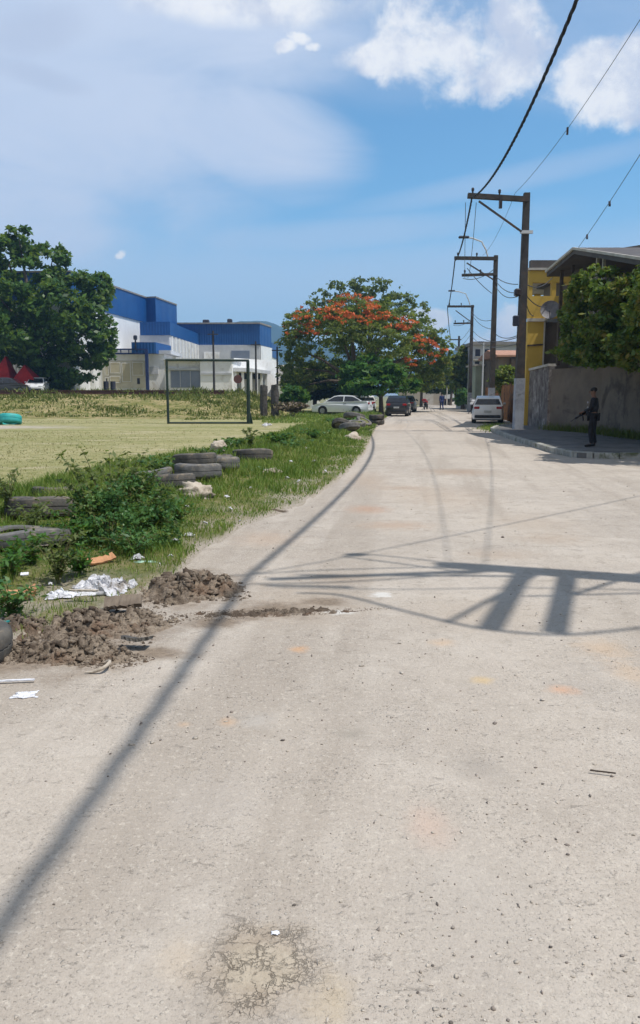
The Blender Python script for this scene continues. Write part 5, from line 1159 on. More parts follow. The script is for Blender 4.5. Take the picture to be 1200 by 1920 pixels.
heap(40, 1180, .30, .30, .06, 40, 12, 'crumbly soil patch beside the turquoise scrap and the cut-off tyre', .1, .06)
heap(500, 1150, .62, .10, .022, 40, 14, 'thin trail of dark soil dragged over the road under the wire shadow', .12, .02)

# ------------------------------------------------------------------ rubbish
M_bagw = pmat('white_plastic', (.68, .68, .70), (.50, .49, .51), 9, .5, bump=.5, bscale=30, c3=(.27, .24, .21), s3=9)
M_paper = pmat('grey_white_paper', (.70, .71, .74), (.62, .62, .66), 7, .7)
M_card = pmat('orange_cardboard', (.52, .27, .14), (.44, .22, .11), 5, .85, c3=(.60, .38, .24), s3=3)
M_board = pmat('muddy_board', (.20, .16, .12), (.13, .10, .075), 4, .9, bump=.4, bscale=20)
M_bg = pmat('green_plastic_film', (.35, .55, .42), (.48, .62, .52), 5, .5)
def crumple(name, px, py, wx, wy, hh, lab, cat, mat, seed, rz=0.0, z=None, fr=6.0, nn=44, group=None):
    x, y, z = gv(px, py) if z is None else (*g(px, py), z)
    def f(u, v):
        a, b_ = 2 * u - 1, 2 * v - 1; e = max(0, 1 - (a * a + b_ * b_) ** .9)
        r_ = 1 + .35 * fbm(a, b_, seed, 1.4)
        rid = abs(fbm(a, b_, seed + 2, fr * .45, 5)); rid2 = abs(fbm(a, b_, seed + 5, fr, 4))
        return (a * wx * r_ + .25 * wx * fbm(a, b_, seed + 8, 2.5), b_ * wy * r_ + .25 * wy * fbm(a, b_, seed + 9, 2.5), .004 + hh * (e ** .5) * (.45 + .6 * fbm(a, b_, seed + 2, fr * .35, 3) + .35 * rid2))
    o = grid_obj(name, nn, nn, f, mat); o.data.set_sharp_from_angle(angle=R(28)); o.location = (x, y, z); o.rotation_euler = (0, 0, rz)
    sd_ = o.modifiers.new('thick', 'SOLIDIFY'); sd_.thickness = .002
    return tag(o, lab, cat, group)
crumple('plastic_sack', 188, 1106, .21, .15, .15, 'crumpled dirty white plastic sack spread beside the soil heap', 'plastic bag', M_bagw, 3, .1)
crumple('plastic_sack', 232, 1104, .12, .12, .10, 'smaller grey-white crumpled sack end touching the big white sack', 'plastic bag', M_bagw, 7, .4)
crumple('plastic_bag', 112, 1118, .10, .07, .06, 'pale bluish crumpled bag left of the white sack', 'plastic bag', M_paper, 9, .2)
crumple('plastic_bag', 258, 1047, .05, .045, .05, 'small bright white bag in the grass below the shrub', 'plastic bag', M_bagw, 11)
crumple('plastic_bag', 355, 1004, .05, .05, .045, 'small white bag at the grass edge right of the shrub', 'plastic bag', M_bagw, 12)
crumple('plastic_bag', 512, 886, .16, .10, .10, 'brown and white litter bundle in the verge grass', 'plastic bag', M_pale, 15)
crumple('plastic_bag', 487, 882, .16, .10, .08, 'light green plastic bag beside the brown litter bundle', 'plastic bag', M_bg, 16)
crumple('plastic_bag', 513, 958, .16, .05, .035, 'flat brown rag at the road edge below the verge', 'rag', M_board, 18)
crumple('plastic_bag', 456, 848 + 8, .14, .08, .06, 'white scrap against the front of the lone tyre', 'plastic bag', M_bagw, 19)
crumple('paper_sheet', 46, 1304, .055, .04, .012, 'grey-white crumpled paper lying alone on the road edge', 'paper', M_paper, 21, .2, 0, 4)
crumple('turquoise_scrap', 14, 1172, .10, .06, .04, 'turquoise plastic scrap by the cut-off tyre', 'plastic scrap', M_teal, 23)
crumple('paper_scrap', 516, 1751, .012, .008, .004, 'tiny white scrap at the rim of the cracked patch', 'paper', M_paper, 25, 0, 0, 3, 12)
crumple('green_film', 275, 1054, .10, .018, .015, 'strip of pale green film beside the small white bag', 'plastic scrap', M_bg, 27, .05)
def board(name, px, py, L, W, T, rz, tx_, lab, cat, mat, z=None, ty=0.0, curl=0.0):
    x, y, z = gv(px, py) if z is None else (*g(px, py), z)
    rs = random.Random(px); n = 14
    V = []; 
    for s_ in (1, -1):
        for i in range(n + 1):
            for j in (0, 1):
                u = i / n - .5; e = rs.uniform(-.06, .06) * W
                V.append((u * L + (rs.uniform(-.02, .02) * L if i in (0, n) else 0), (j - .5) * W + e, s_ * T / 2 + curl * (u * u * 4) + .15 * T * rs.uniform(-1, 1)))
    Fc = []; m_ = 2 * (n + 1)
    for i in range(n):
        a = 2 * i; Fc += [(a, a + 1, a + 3, a + 2), (a + m_, a + 2 + m_, a + 3 + m_, a + 1 + m_), (a, a + 2, a + 2 + m_, a + m_), (a + 1, a + 1 + m_, a + 3 + m_, a + 3)]
    Fc += [(0, m_, m_ + 1, 1), (2 * n, 2 * n + 1, m_ + 2 * n + 1, m_ + 2 * n)]
    o = mesh_obj(name, V, Fc, mat); o.location = (x, y, z + T / 2 + .012); o.rotation_euler = (tx_, ty, rz); return tag(o, lab, cat)
board('cardboard', 188, 1056, .26, .11, .02, .55, .25, 'flat orange-pink cardboard piece below the shrub', 'cardboard', M_card, None, -.1, .02)
board('cardboard', 38, 1122, .24, .11, .035, .3, .3, 'folded orange cardboard piece near the left photo edge', 'cardboard', M_card, None, -.12, .03)
board('paper_scrap', 48, 1110, .06, .04, .01, .3, .3, 'white scrap lying on the folded orange cardboard', 'paper', M_paper, .13)
board('board', 232, 1150, .26, .13, .03, .16, .35, 'muddy flat board stuck in the broad soil heap', 'board', M_board, .06, -.06)
board('board', 258, 1216, .17, .10, .02, -.08, -.25, 'dark ribbed scrap at the right end of the soil spill', 'board', M_tyre, .035, 0, .015)
board('board', 158, 1136, .22, .03, .012, -.06, 0, 'narrow cream strip of wood under the white sack', 'board', M_pale, .10)
board('stick', 26, 1281, .22, .014, .008, .12, 0, 'thin white stick on the road edge at the left', 'stick', M_paper, 0)
board('stick', 1130, 1453, .10, .006, .005, -.28, 0, 'thin dark twig lying on the open road', 'stick', M_wood, 0)
x, y = g(180, 1256); pts = [(x + .075 * math.cos(a), y + .075 * math.sin(a) + .012 * math.sin(3 * a), .01 + .03 * max(0, math.cos(a))) for a in np.linspace(-2.2, 1.2, 26)]
tag(MB().tube(pts, [.004 + .007 * math.sin(math.pi * i / 25) for i in range(26)], 7).build('curved_strip', M_pale, None, 60), 'curved dirty white strip at the near end of the soil spill', 'strip')
# scattered scraps and loose stones
sc_mesh = None; rs = random.Random(5)
for k, (px, py) in enumerate([(425, 935), (432, 958), (350, 955), (545, 868), (552, 878), (590, 868), (538, 900), (610, 885), (470, 918), (640, 806), (500, 800), (95, 1100), (300, 1066), (330, 1018), (385, 985), (575, 845), (560, 905), (450, 980), (520, 832), (320, 1050)]):
    x, y, zz = gv(px, py); s_ = rs.uniform(.012, .034) * max(1, y / 9)
    if sc_mesh is None:
        sc_mesh = crumple('litter_scrap', px, py, .03, .025, .03, 'small white litter scrap in the verge grass', 'litter', M_bagw, 31, 0, None, 4, 10, 'white scraps in the verge grass'); o = sc_mesh
    else: o = sc_mesh.copy(); COL.objects.link(o)
    o.location = (x, y, zz + .03); o.scale = (s_ / .03,) * 3; o.rotation_euler = (rs.uniform(-.5, .5), rs.uniform(-.5, .5), rs.uniform(0, 6))
tag(crumple('plastic_bag', 501, 797, .22, .2, .16, 'white bag lying on the grass right of the goal', 'plastic bag', M_bagw, 41, 0, -.01), group=None)
def pebbles(n, smin, smax, mat, name, lab, region, flat_=.6):
    PPs = []
    while len(PPs) < n:
        px, py = rs.uniform(*region[0]), rs.uniform(*region[1]); x, y = g(px, py)
        if y > 45: continue
        ex = np.interp(y, [q[1] for q in ROAD_L[1:13]], [q[0] for q in ROAD_L[1:13]])
        if x < ex + .1 or rs.random() > .35 + 1.2 * fbm(x, y, 61, .8) + .35 * (py < 1450): continue
        if y > 17 and x > 5: continue
        PPs.append((x, y))
    c = np.array(PPs); s_ = (smin + (smax - smin) * nrs.rand(n) ** 3.5) * np.clip(c[:, 1] / 4, 1, 2.2) ** .6
    jit = 1 + .3 * nrs.normal(size=(n, 12, 1)); V = IV[None] * jit * s_[:, None, None] * np.array([1, 1, flat_]) * (1 + .35 * nrs.normal(size=(n, 1, 3)))
    V[:, :, :2] += c[:, None, :]; V[:, :, 2] += s_[:, None] * .25
    Fa = (IF[None] + (np.arange(n) * 12)[:, None, None]).reshape(-1, 3)
    o = tri_obj(name, V.reshape(-1, 3), Fa, mat); return tag(o, lab, None, None, 'stuff')
def pebmat(name, cs):
    m, t, b = newmat(name); geo = t.new('ShaderNodeNewGeometry'); cr = t.new('ShaderNodeValToRGB'); e = cr.color_ramp.elements
    while len(e) < len(cs): e.new(.5)
    for i, c in enumerate(cs): e[i].position = i / (len(cs) - 1); e[i].color = (*c, 1)
    t.set(cr.inputs[0], geo.outputs['Random Per Island']); t.set(b.inputs['Base Color'], cr.outputs[0]); b.inputs['Roughness'].default_value = .9; return m
M_peb = pebmat('loose_gravel', [(.09, .075, .065), (.24, .20, .17), (.36, .315, .26), (.44, .385, .32), (.54, .48, .41)])
pebbles(2600, .001, .0065, M_peb, 'gravel', 'small loose gravel on the dusty road', ((-100, 1300), (840, 1990)))
pebbles(260, .003, .011, M_peb, 'gravel', 'coarser loose stones on the middle of the road', ((-50, 1300), (880, 1400)))
# ------------------------------------------------------------------ vehicles
def paint(name, c, rough=.3, coat=.6):
    m, t, b = newmat(name); vec = t.coord(); n = t.noise(vec, 2.5, 5, .7)
    t.set(b.inputs['Base Color'], t.mix(t.ramp(n, .4, .75, 0, .35), c, tuple(q * .75 + .012 for q in c))); b.inputs['Roughness'].default_value = rough; b.inputs['Coat Weight'].default_value = coat; b.inputs['Coat Roughness'].default_value = .1
    return m
M_silver = paint('silver_paint', (.72, .74, .76)); M_whitep = paint('white_paint', (.76, .76, .76)); M_blackp = paint('black_paint', (.012, .012, .014)); M_greyp = paint('grey_paint', (.04, .042, .05)); M_redp = paint('red_paint', (.35, .02, .02)); M_bluep = paint('pale_blue_paint', (.36, .45, .54))
M_cglass = pmat('tinted_glass', (.012, .014, .017), (.02, .022, .026), 3, .08, spec=.8); M_trimb = pmat('black_trim', (.02, .02, .022), (.035, .035, .035), 6, .6)
M_tail = pmat('red_lens', (.38, .02, .02), (.28, .01, .01), 8, .25); M_head = pmat('clear_lens', (.62, .64, .66), (.5, .52, .54), 8, .15); M_rim = pmat('alloy', (.42, .43, .45), (.3, .3, .32), 8, .35, .8)
M_rub = pmat('tyre_rubber', (.025, .025, .026), (.045, .043, .04), 8, .9); M_plate = pmat('number_plate', (.5, .5, .48), (.42, .42, .4), 10, .5)
SED = dict(L=4.45, hw=.87, r=.315, wx=(-1.32, 1.33), top=[(-2.2, .36), (-2.24, .6), (-2.2, .88), (-2.12, 1.02), (-1.55, 1.05), (-.6, .98), (1.05, .94), (1.75, .83), (2.1, .70), (2.23, .55), (2.22, .34)],
           cab=[(-1.78, 1.03), (-1.05, 1.40), (-.55, 1.465), (.05, 1.465), (.45, 1.40), (1.25, .95)], pil=(-.32, -1.02, .62))
HAT = dict(L=4.1, hw=.87, r=.32, wx=(-1.22, 1.27), top=[(-2.0, .36), (-2.06, .6), (-2.04, .9), (-1.98, 1.0), (-.6, 1.0), (1.0, .97), (1.6, .88), (1.95, .74), (2.06, .55), (2.05, .34)],
           cab=[(-1.97, 1.0), (-1.72, 1.38), (-1.45, 1.50), (.0, 1.52), (.40, 1.44), (1.12, .97)], pil=(-.35, -1.45, .55))
def car(label, x, y, z, rz, pm, S, name='car', cat='car', group=None, hscale=1.0, plate=True):
    o = empty(name, (x, y, z), rz, label, cat, group); hw = S['hw']; r = S['r']
    bot = []
    def arch(cx): return [(cx + (r + .06) * math.cos(a), r + (r + .06) * math.sin(a)) for a in np.linspace(.0 - .35, math.pi + .35, 14)]
    bot += [(S['top'][-1][0] - .04, .22)] + [q for q in arch(S['wx'][1])] + [q for q in arch(S['wx'][0])] + [(S['top'][0][0] + .04, .24)]
    bot = [(q[0], max(q[1], .2)) for q in bot]
    poly = S['top'] + bot; n = len(poly)
    tri = [tuple(q) for q in geometry.tessellate_polygon([[Vector((a, b_, 0)) for a, b_ in poly]])]
    cxm, czm = 0, .62
    def wy(a, b_, k):
        e = max(0, (abs(a) - S['L'] * .36) / (S['L'] * .14)); return k * hw * (1 - .13 * e ** 2) * (1 - .05 * max(0, (b_ - .75)) / .3 - .05 * max(0, (.45 - b_)) / .2)
    rings = [(-1, .965), (-.93, 1.0), (.93, 1.0), (1, .965)]; V = []
    for k, s_ in rings:
        for a, b_ in poly: V.append((cxm + (a - cxm) * (1 - (1 - s_) * .45), wy(a, b_, k), (czm + (b_ - czm) * s_) * hscale))
    Fc = [tuple(reversed(q)) for q in tri] + [tuple(i + 3 * n for i in q) for q in tri]
    for k in range(3): Fc += [(k * n + i, k * n + (i + 1) % n, (k + 1) * n + (i + 1) % n, (k + 1) * n + i) for i in range(n)]
    mb = MB(); mb.add(V, Fc); mb.build('body', pm, o, 32)
    cab = S['cab']; zb, zt_ = min(q[1] for q in cab), max(q[1] for q in cab)
    def cw(b_, k=1.0): return k * (hw * .93 - (hw * .24) * max(0, (b_ - zb)) / (zt_ - zb))
    V = [(a, -cw(b_), (b_ - (.03 if b_ <= 1.04 else 0)) * hscale) for a, b_ in cab] + [(a, cw(b_), (b_ - (.03 if b_ <= 1.04 else 0)) * hscale) for a, b_ in cab]; m_ = len(cab)
    Fc = [tuple(range(m_)), tuple(range(2 * m_ - 1, m_ - 1, -1))] + [(i, i + m_, (i + 1) % m_ + m_, (i + 1) % m_) for i in range(m_)]
    mb = MB(); mb.add(V, Fc); mb.build('cabin', pm, o, 25)
    # windows a few millimetres proud of the cabin
    def zint(a):
        return np.interp(a, [q[0] for q in cab], [q[1] for q in cab])
    p_b, p_r, p_f = S['pil']; lo = zb + .05; hi = zt_ - .085
    def side(a0, a1, s_):
        xs = np.linspace(a0, a1, 7); up_ = [(q, min(hi, zint(q) - .06)) for q in xs]; pts = [(a0, lo)] + [q for q in up_ if q[1] > lo + .01] + [(a1, lo)]
        pts = [(pts[0])] + pts[1:]
        return [(a, s_ * (cw(b_) + .008), b_ * hscale) for a, b_ in pts]
    xr = cab[0][0] + .22; xf = cab[-1][0] - .16
    for s_ in (-1, 1):
        for a0, a1 in ((xr if S is SED else xr - .05, p_b - .04), (p_b + .04, xf)):
            q = side(a0, a1, s_); mesh_obj('side_window', q, [tuple(range(len(q)))], M_cglass, o)
    def pane(name, q0, q1, inset, dx):
        w0, w1 = cw(q0[1]) - inset, cw(q1[1]) - inset
        dv = Vector((q1[0] - q0[0], 0, q1[1] - q0[1])).normalized(); nn = Vector((-dv.z, 0, dv.x)) * (1 if dx < 0 else -1); nn = nn if nn.x * dx > 0 else -nn
        a = Vector((q0[0], 0, q0[1])) + dv * .05; b_ = Vector((q1[0], 0, q1[1])) - dv * .05; off = nn * .008
        q = [(a.x + off.x, -w0, (a.z + off.z) * hscale), (a.x + off.x, w0, (a.z + off.z) * hscale), (b_.x + off.x, w1, (b_.z + off.z) * hscale), (b_.x + off.x, -w1, (b_.z + off.z) * hscale)]
        mesh_obj(name, q, [(0, 1, 2, 3)], M_cglass, o)
    pane('rear_window', cab[0], cab[1], .09, -1); pane('windscreen', cab[-1], cab[-2], .07, 1)
    zr = .86 * hscale
    for s_ in (-1, 1):
        MB().box((S['top'][0][0] - .01, s_ * hw * .68, zr), (.10, .30, .15), 0, .03).build('tail_light', M_tail, o)
        MB().box((S['top'][-2][0] - .12, s_ * hw * .66, .66 * hscale), (.2, .34, .13), 0, .03).build('headlight', M_head, o)
        MB().box((xf - .12, s_ * (hw + .07), (zb + .09) * hscale), (.1, .17, .12), 0, .03).build('mirror', pm, o)
        MB().box((p_b - .12, s_ * (hw * .975), .86 * hscale), (.17, .03, .03), 0, .01).build('handle', M_trimb, o)
        MB().bar((p_b, s_ * (hw * .985), .34 * hscale), (p_b, s_ * (hw * .955), .95 * hscale), .012, .012).build('door_seam', M_trimb, o)
    MB().box((S['top'][0][0] + .03, 0, .40 * hscale), (.16, hw * 1.62, .18), 0, .04).build('rear_bumper', M_trimb if S is HAT else pm, o)
    MB().box((S['top'][-1][0] - .01, 0, .36 * hscale), (.12, hw * 1.5, .16), 0, .04).build('front_bumper', M_trimb, o)
    MB().span(-1.9, 1.95, -hw * .86, hw * .86, .17, .26).build('underbody', M_trimb, o)
    if plate: MB().box((S['top'][1][0] - .012, 0, (.72 if S is SED else .66) * hscale), (.02, .40, .12)).build('number_plate', M_plate, o)
    for wx in S['wx']:
        for s_ in (-1, 1):
            Mx = Matrix.Translation((wx, s_ * (hw - .10), r)) @ Matrix.Rotation(R(90), 4, 'X')
            w_ = MB().lathe([(r * .62, -.1), (r * .9, -.1), (r, -.06), (r, .06), (r * .9, .1), (r * .62, .1)], 24, Mx, True).build('wheel', M_rub, o, 40)
            mb = MB().lathe([(0, .05 * -s_), (r * .2, .07 * -s_), (r * .55, .05 * -s_), (r * .64, .08 * -s_), (r * .64, 0), (0, 0)], 20, Mx)
            mb.build('rim', M_rim, w_, 30)
            MB().lathe([(0, -.085), (r + .055, -.085), (r + .055, .02), (0, .02)], 18, Matrix.Translation((wx, s_ * (hw - .2), r)) @ Matrix.Rotation(R(90), 4, 'X')).build('wheel_well', M_trimb, o)
    return o
x, y = g(640, 778); sc_ = car('silver sedan parked sideways by the heap of tyres', x + .1, y + 1.0, 0, R(180 - 17), M_silver, SED); sc_.scale = (1.06,) * 3
x, y = g(696, 773); car('white car mostly hidden behind the silver sedan rear', x - .1, y + 5.2, 0, R(88), M_whitep, HAT, group='cars parked at the left roadside')
x, y = g(752, 781); car('black car parked with its rear to the viewer left of the road', x, y + 2.0, 0, R(80), M_blackp, HAT, group='cars parked at the left roadside')
x, y = g(777, 774); car('dark grey car parked directly beyond the black car', x - .2, y + 4.5, 0, R(80), M_greyp, HAT, group='cars parked at the left roadside')
x, y = g(789, 768); car('farthest dark parked car just before the red motorcycle', x - .5, y + 8, 0, R(80), M_blackp, SED, group='cars parked at the left roadside')
x, y = g(927, 794); car('white hatchback parked at the right in front of the slatted fence', x - .05, y + 1.6, 0, R(78), M_whitep, HAT)
# truck at the far end
x, y = g(846, 760); y += 6; x = x * y / (y - 6)
tk = empty('truck', (x, y, 0), R(80), 'pale blue and white flatbed truck far down the street', 'truck')
MB().prism([(-3, .75), (-3, 1.0), (1.0, 1.0), (1.0, .75)], -1.0, 1.0).build('bed', M_greyp, tk)
for s_ in (-1, 1): MB().span(-3, 1.0, s_ * 1.0 - .03, s_ * 1.0 + .03, 1.003, 1.75).build('side_board', M_whitep, tk)
MB().span(-3.06, -3.003, -1.0, 1.0, 1.003, 1.75).build('tailgate', M_whitep, tk)
MB().prism([(1.15, .55), (1.15, 2.35), (1.35, 2.5), (2.35, 2.5), (2.75, 1.6), (2.85, .55)], -.98, .98).build('cab', M_bluep, tk)
MB().span(1.12, 1.147, -.7, .7, 1.8, 2.3).build('rear_window', M_cglass, tk)
MB().prism([(1.1, 2.503), (1.1, 2.75), (1.3, 2.85), (1.9, 2.503)], -.85, .85).build('wind_deflector', M_bluep, tk)
for wx in (-1.9, 1.9):
    for s_ in (-1, 1):
        Mx = Matrix.Translation((wx, s_ * .86, .45)) @ Matrix.Rotation(R(90), 4, 'X')
        w_ = MB().lathe([(.25, -.13), (.42, -.13), (.45, -.08), (.45, .08), (.42, .13), (.25, .13)], 20, Mx, True).build('wheel', M_rub, tk, 40)
        MB().lathe([(0, -.1), (.25, -.1), (.25, .1), (0, .1)], 14, Mx).build('rim', M_rim, w_)
for s_ in (-1, 1): MB().box((-3.09, s_ * .75, .85), (.05, .3, .12)).build('tail_light', M_tail, tk)
MB().span(-2.9, 2.6, -.4, .4, .5, .745).build('chassis', M_trimb, tk)
def motorbike(label, x, y, rz, pm, screen=True):
    o = empty('motorcycle', (x, y, 0), rz, label, 'motorcycle', None)
    for wx in (-.65, .68):
        Mx = Matrix.Translation((wx, 0, .3)) @ Matrix.Rotation(R(90), 4, 'X')
        w_ = MB().lathe([(.21, -.05), (.27, -.05), (.3, 0), (.27, .05), (.21, .05)], 20, Mx, True).build('wheel', M_rub, o, 50); MB().lathe([(0, -.03), (.21, -.02), (.21, .02), (0, .03)], 12, Mx).build('rim', M_rim, w_)
    MB().prism([(-.75, .72), (-.9, .85), (-.3, .82), (.1, .78), (.1, .70), (-.4, .66)], -.13, .13).build('seat', M_trimb, o)
    MB().prism([(.05, .72), (.12, .92), (.38, .95), (.52, .80), (.4, .7)], -.15, .15).build('tank', pm, o)
    MB().prism([(-.35, .3), (-.3, .62), (.3, .66), (.4, .4), (.2, .25)], -.15, .15).build('engine', M_trimb, o)
    MB().tube([(.68, 0, .3), (.5, 0, .8), (.42, 0, 1.02)], .045, 8).build('fork', M_rim, o)
    MB().tube([(.3, -.36, 1.05), (.42, -.15, 1.03), (.42, .15, 1.03), (.3, .36, 1.05)], .02, 7).build('handlebar', M_trimb, o)
    MB().box((.58, 0, .86), (.14, .2, .2), 0, .05).build('headlight', M_head, o); MB().box((-.92, 0, .78), (.06, .16, .1), 0, .02).build('tail_light', M_tail, o)
    MB().prism([(.35, .58), (.4, .62), (.68, .66), (.98, .5), (.96, .46), (.68, .61)], -.06, .06).build('mudguard', pm, o)
    if screen: MB().prism([(.52, .95), (.42, 1.3), (.40, 1.3), (.5, .95)], -.2, .2).build('windscreen', M_head, o)
    MB().box((-.78, 0, 1.02), (.36, .4, .3), 0, .04).build('top_box', M_redp if pm is M_redp else M_whitep, o)
    MB().bar((.0, .16, .28), (-.1, .38, .0), .03).build('side_stand', M_trimb, o); return o
x, y = g(799, 768); motorbike('red motorcycle with a box parked beyond the dark cars', x, y + .4, R(70), M_redp, False)
x, y = g(888, 776); motorbike('dark motorcycle with a white box left of the white hatchback', x, y + .5, R(85), M_greyp)
# under the big tree: red awning and two parked vehicles
YW_ = 76; zg = bz(-28, YW_) - .04
aw = empty('red_awning', (P(38, 700, YW_)[0], YW_, zg), 0, 'red two-peaked cloth awning under the big left tree', 'awning')
M_redc = pmat('red_cloth', (.42, .022, .02), (.30, .012, .014), 2, .7)
def rx(px): return P(px, 700, YW_)[0] - aw.location.x
def rz_(py): return P(0, py, YW_)[2] - zg
for pk, (xa, xc, xb, ypk) in enumerate([(-14, 14, 30, 668), (30, 48, 76, 684)]):
    V = [(rx(xa), -1.4, rz_(716)), (rx(xb), -1.4, rz_(718)), (rx(xb), 1.4, rz_(718)), (rx(xa), 1.4, rz_(716)), (rx(xc), -.25, rz_(ypk)), (rx(xc), .25, rz_(ypk))]
    def bulge(a, b_, c_, n=7): return None
    mesh_obj('canopy', V, [(0, 1, 4), (1, 2, 5, 4), (2, 3, 5), (3, 0, 4, 5)], M_redc, aw)
    MB().span(rx(xa), rx(xb), -1.43, -1.402, rz_(722), rz_(716)).build('valance', M_redc, aw)
for px in (-12, 30, 75):
    for dy in (-1.35, 1.35): MB().tube([(rx(px), dy, -.1), (rx(px), dy, rz_(718))], .05, 6).build('pole', M_darkst, aw)
zg2 = bz(P(14, 735, 73.5)[0], 73.5) - .03
car('dark blue-black car parked under the red awning', P(18, 735, 73.5)[0], 73.5, zg2, R(4), M_greyp, HAT)
car('white hatchback parked end-on at the right side of the red awning', P(64, 735, 74.5)[0], 75.5, bz(P(64, 735, 74.5)[0], 74.5) - .03, R(-80), M_whitep, HAT)

# ------------------------------------------------------------------ people
M_skin = pmat('brown_skin', (.16, .085, .055), (.13, .07, .045), 12, .6); M_hair = pmat('black_hair', (.012, .01, .009), (.02, .017, .015), 30, .7)
M_blk = pmat('black_cloth', (.014, .014, .017), (.022, .022, .026), 8, .9); M_vest = pmat('dark_vest', (.02, .021, .025), (.03, .03, .034), 10, .85); M_navyc = pmat('blue_cloth', (.025, .04, .13), (.03, .05, .16), 6, .9); M_boot = pmat('boot_leather', (.012, .011, .011), (.02, .02, .02), 10, .5); M_patch = pmat('grey_patch', (.42, .42, .43), (.34, .34, .35), 12, .8); M_gun = pmat('gun_metal', (.012, .012, .013), (.02, .02, .022), 10, .45)
def skin_obj(name, verts, edges, rad, mat, parent=None, root=0, sub=2):
    me = bpy.data.meshes.new(name); me.from_pydata(verts, edges, []); o = bpy.data.objects.new(name, me); COL.objects.link(o); me.materials.append(mat)
    if parent: o.parent = parent
    sk = o.modifiers.new('skin', 'SKIN'); sk.use_smooth_shade = True; sk.use_x_symmetry = False
    for i, d in enumerate(me.skin_vertices[0].data):
        r_ = rad[i]; d.radius = r_ if isinstance(r_, tuple) else (r_, r_); d.use_root = (i == root)
    ss = o.modifiers.new('sub', 'SUBSURF'); ss.levels = sub; ss.render_levels = sub; return o
def hand_chain(V, E, Rd, wrist, dirv, side, curl):            # palm, four bent fingers of different length, thumb from the palm's side
    V, E, Rd = V, E, Rd; d = Vector(dirv).normalized(); s_ = Vector(side).normalized(); n = d.cross(s_).normalized(); wi = wrist; wv = Vector(V[wi])
    palm = wv + d * .055; V.append(tuple(palm)); Rd.append((.036, .018)); pi_ = len(V) - 1; E.append((wi, pi_))
    kn = wv + d * .088; V.append(tuple(kn)); Rd.append((.038, .016)); ki = len(V) - 1; E.append((pi_, ki))
    for q, L in zip((-.03, -.01, .01, .03), (.066, .078, .072, .056)):
        b_ = kn + s_ * q + d * .012; dd = d; prev = ki
        for j, f in enumerate((.0, .45, .8, 1.0)):
            dd = (d * math.cos(curl * j) + n * math.sin(curl * j)); b_ = b_ + dd * (L * (f - (0, 0, .45, .8)[j])) if j else b_
            V.append(tuple(b_)); Rd.append(.0095 - .0009 * j); E.append((prev, len(V) - 1)); prev = len(V) - 1
    prev = pi_
    for q, (a, b_) in enumerate([(.034, .008), (.052, .03), (.058, .055)]):
        V.append(tuple(wv + s_ * -a + d * (.02 + b_) + n * .02 * q * math.sin(curl))); Rd.append(.011 - .001 * q); E.append((prev, len(V) - 1)); prev = len(V) - 1
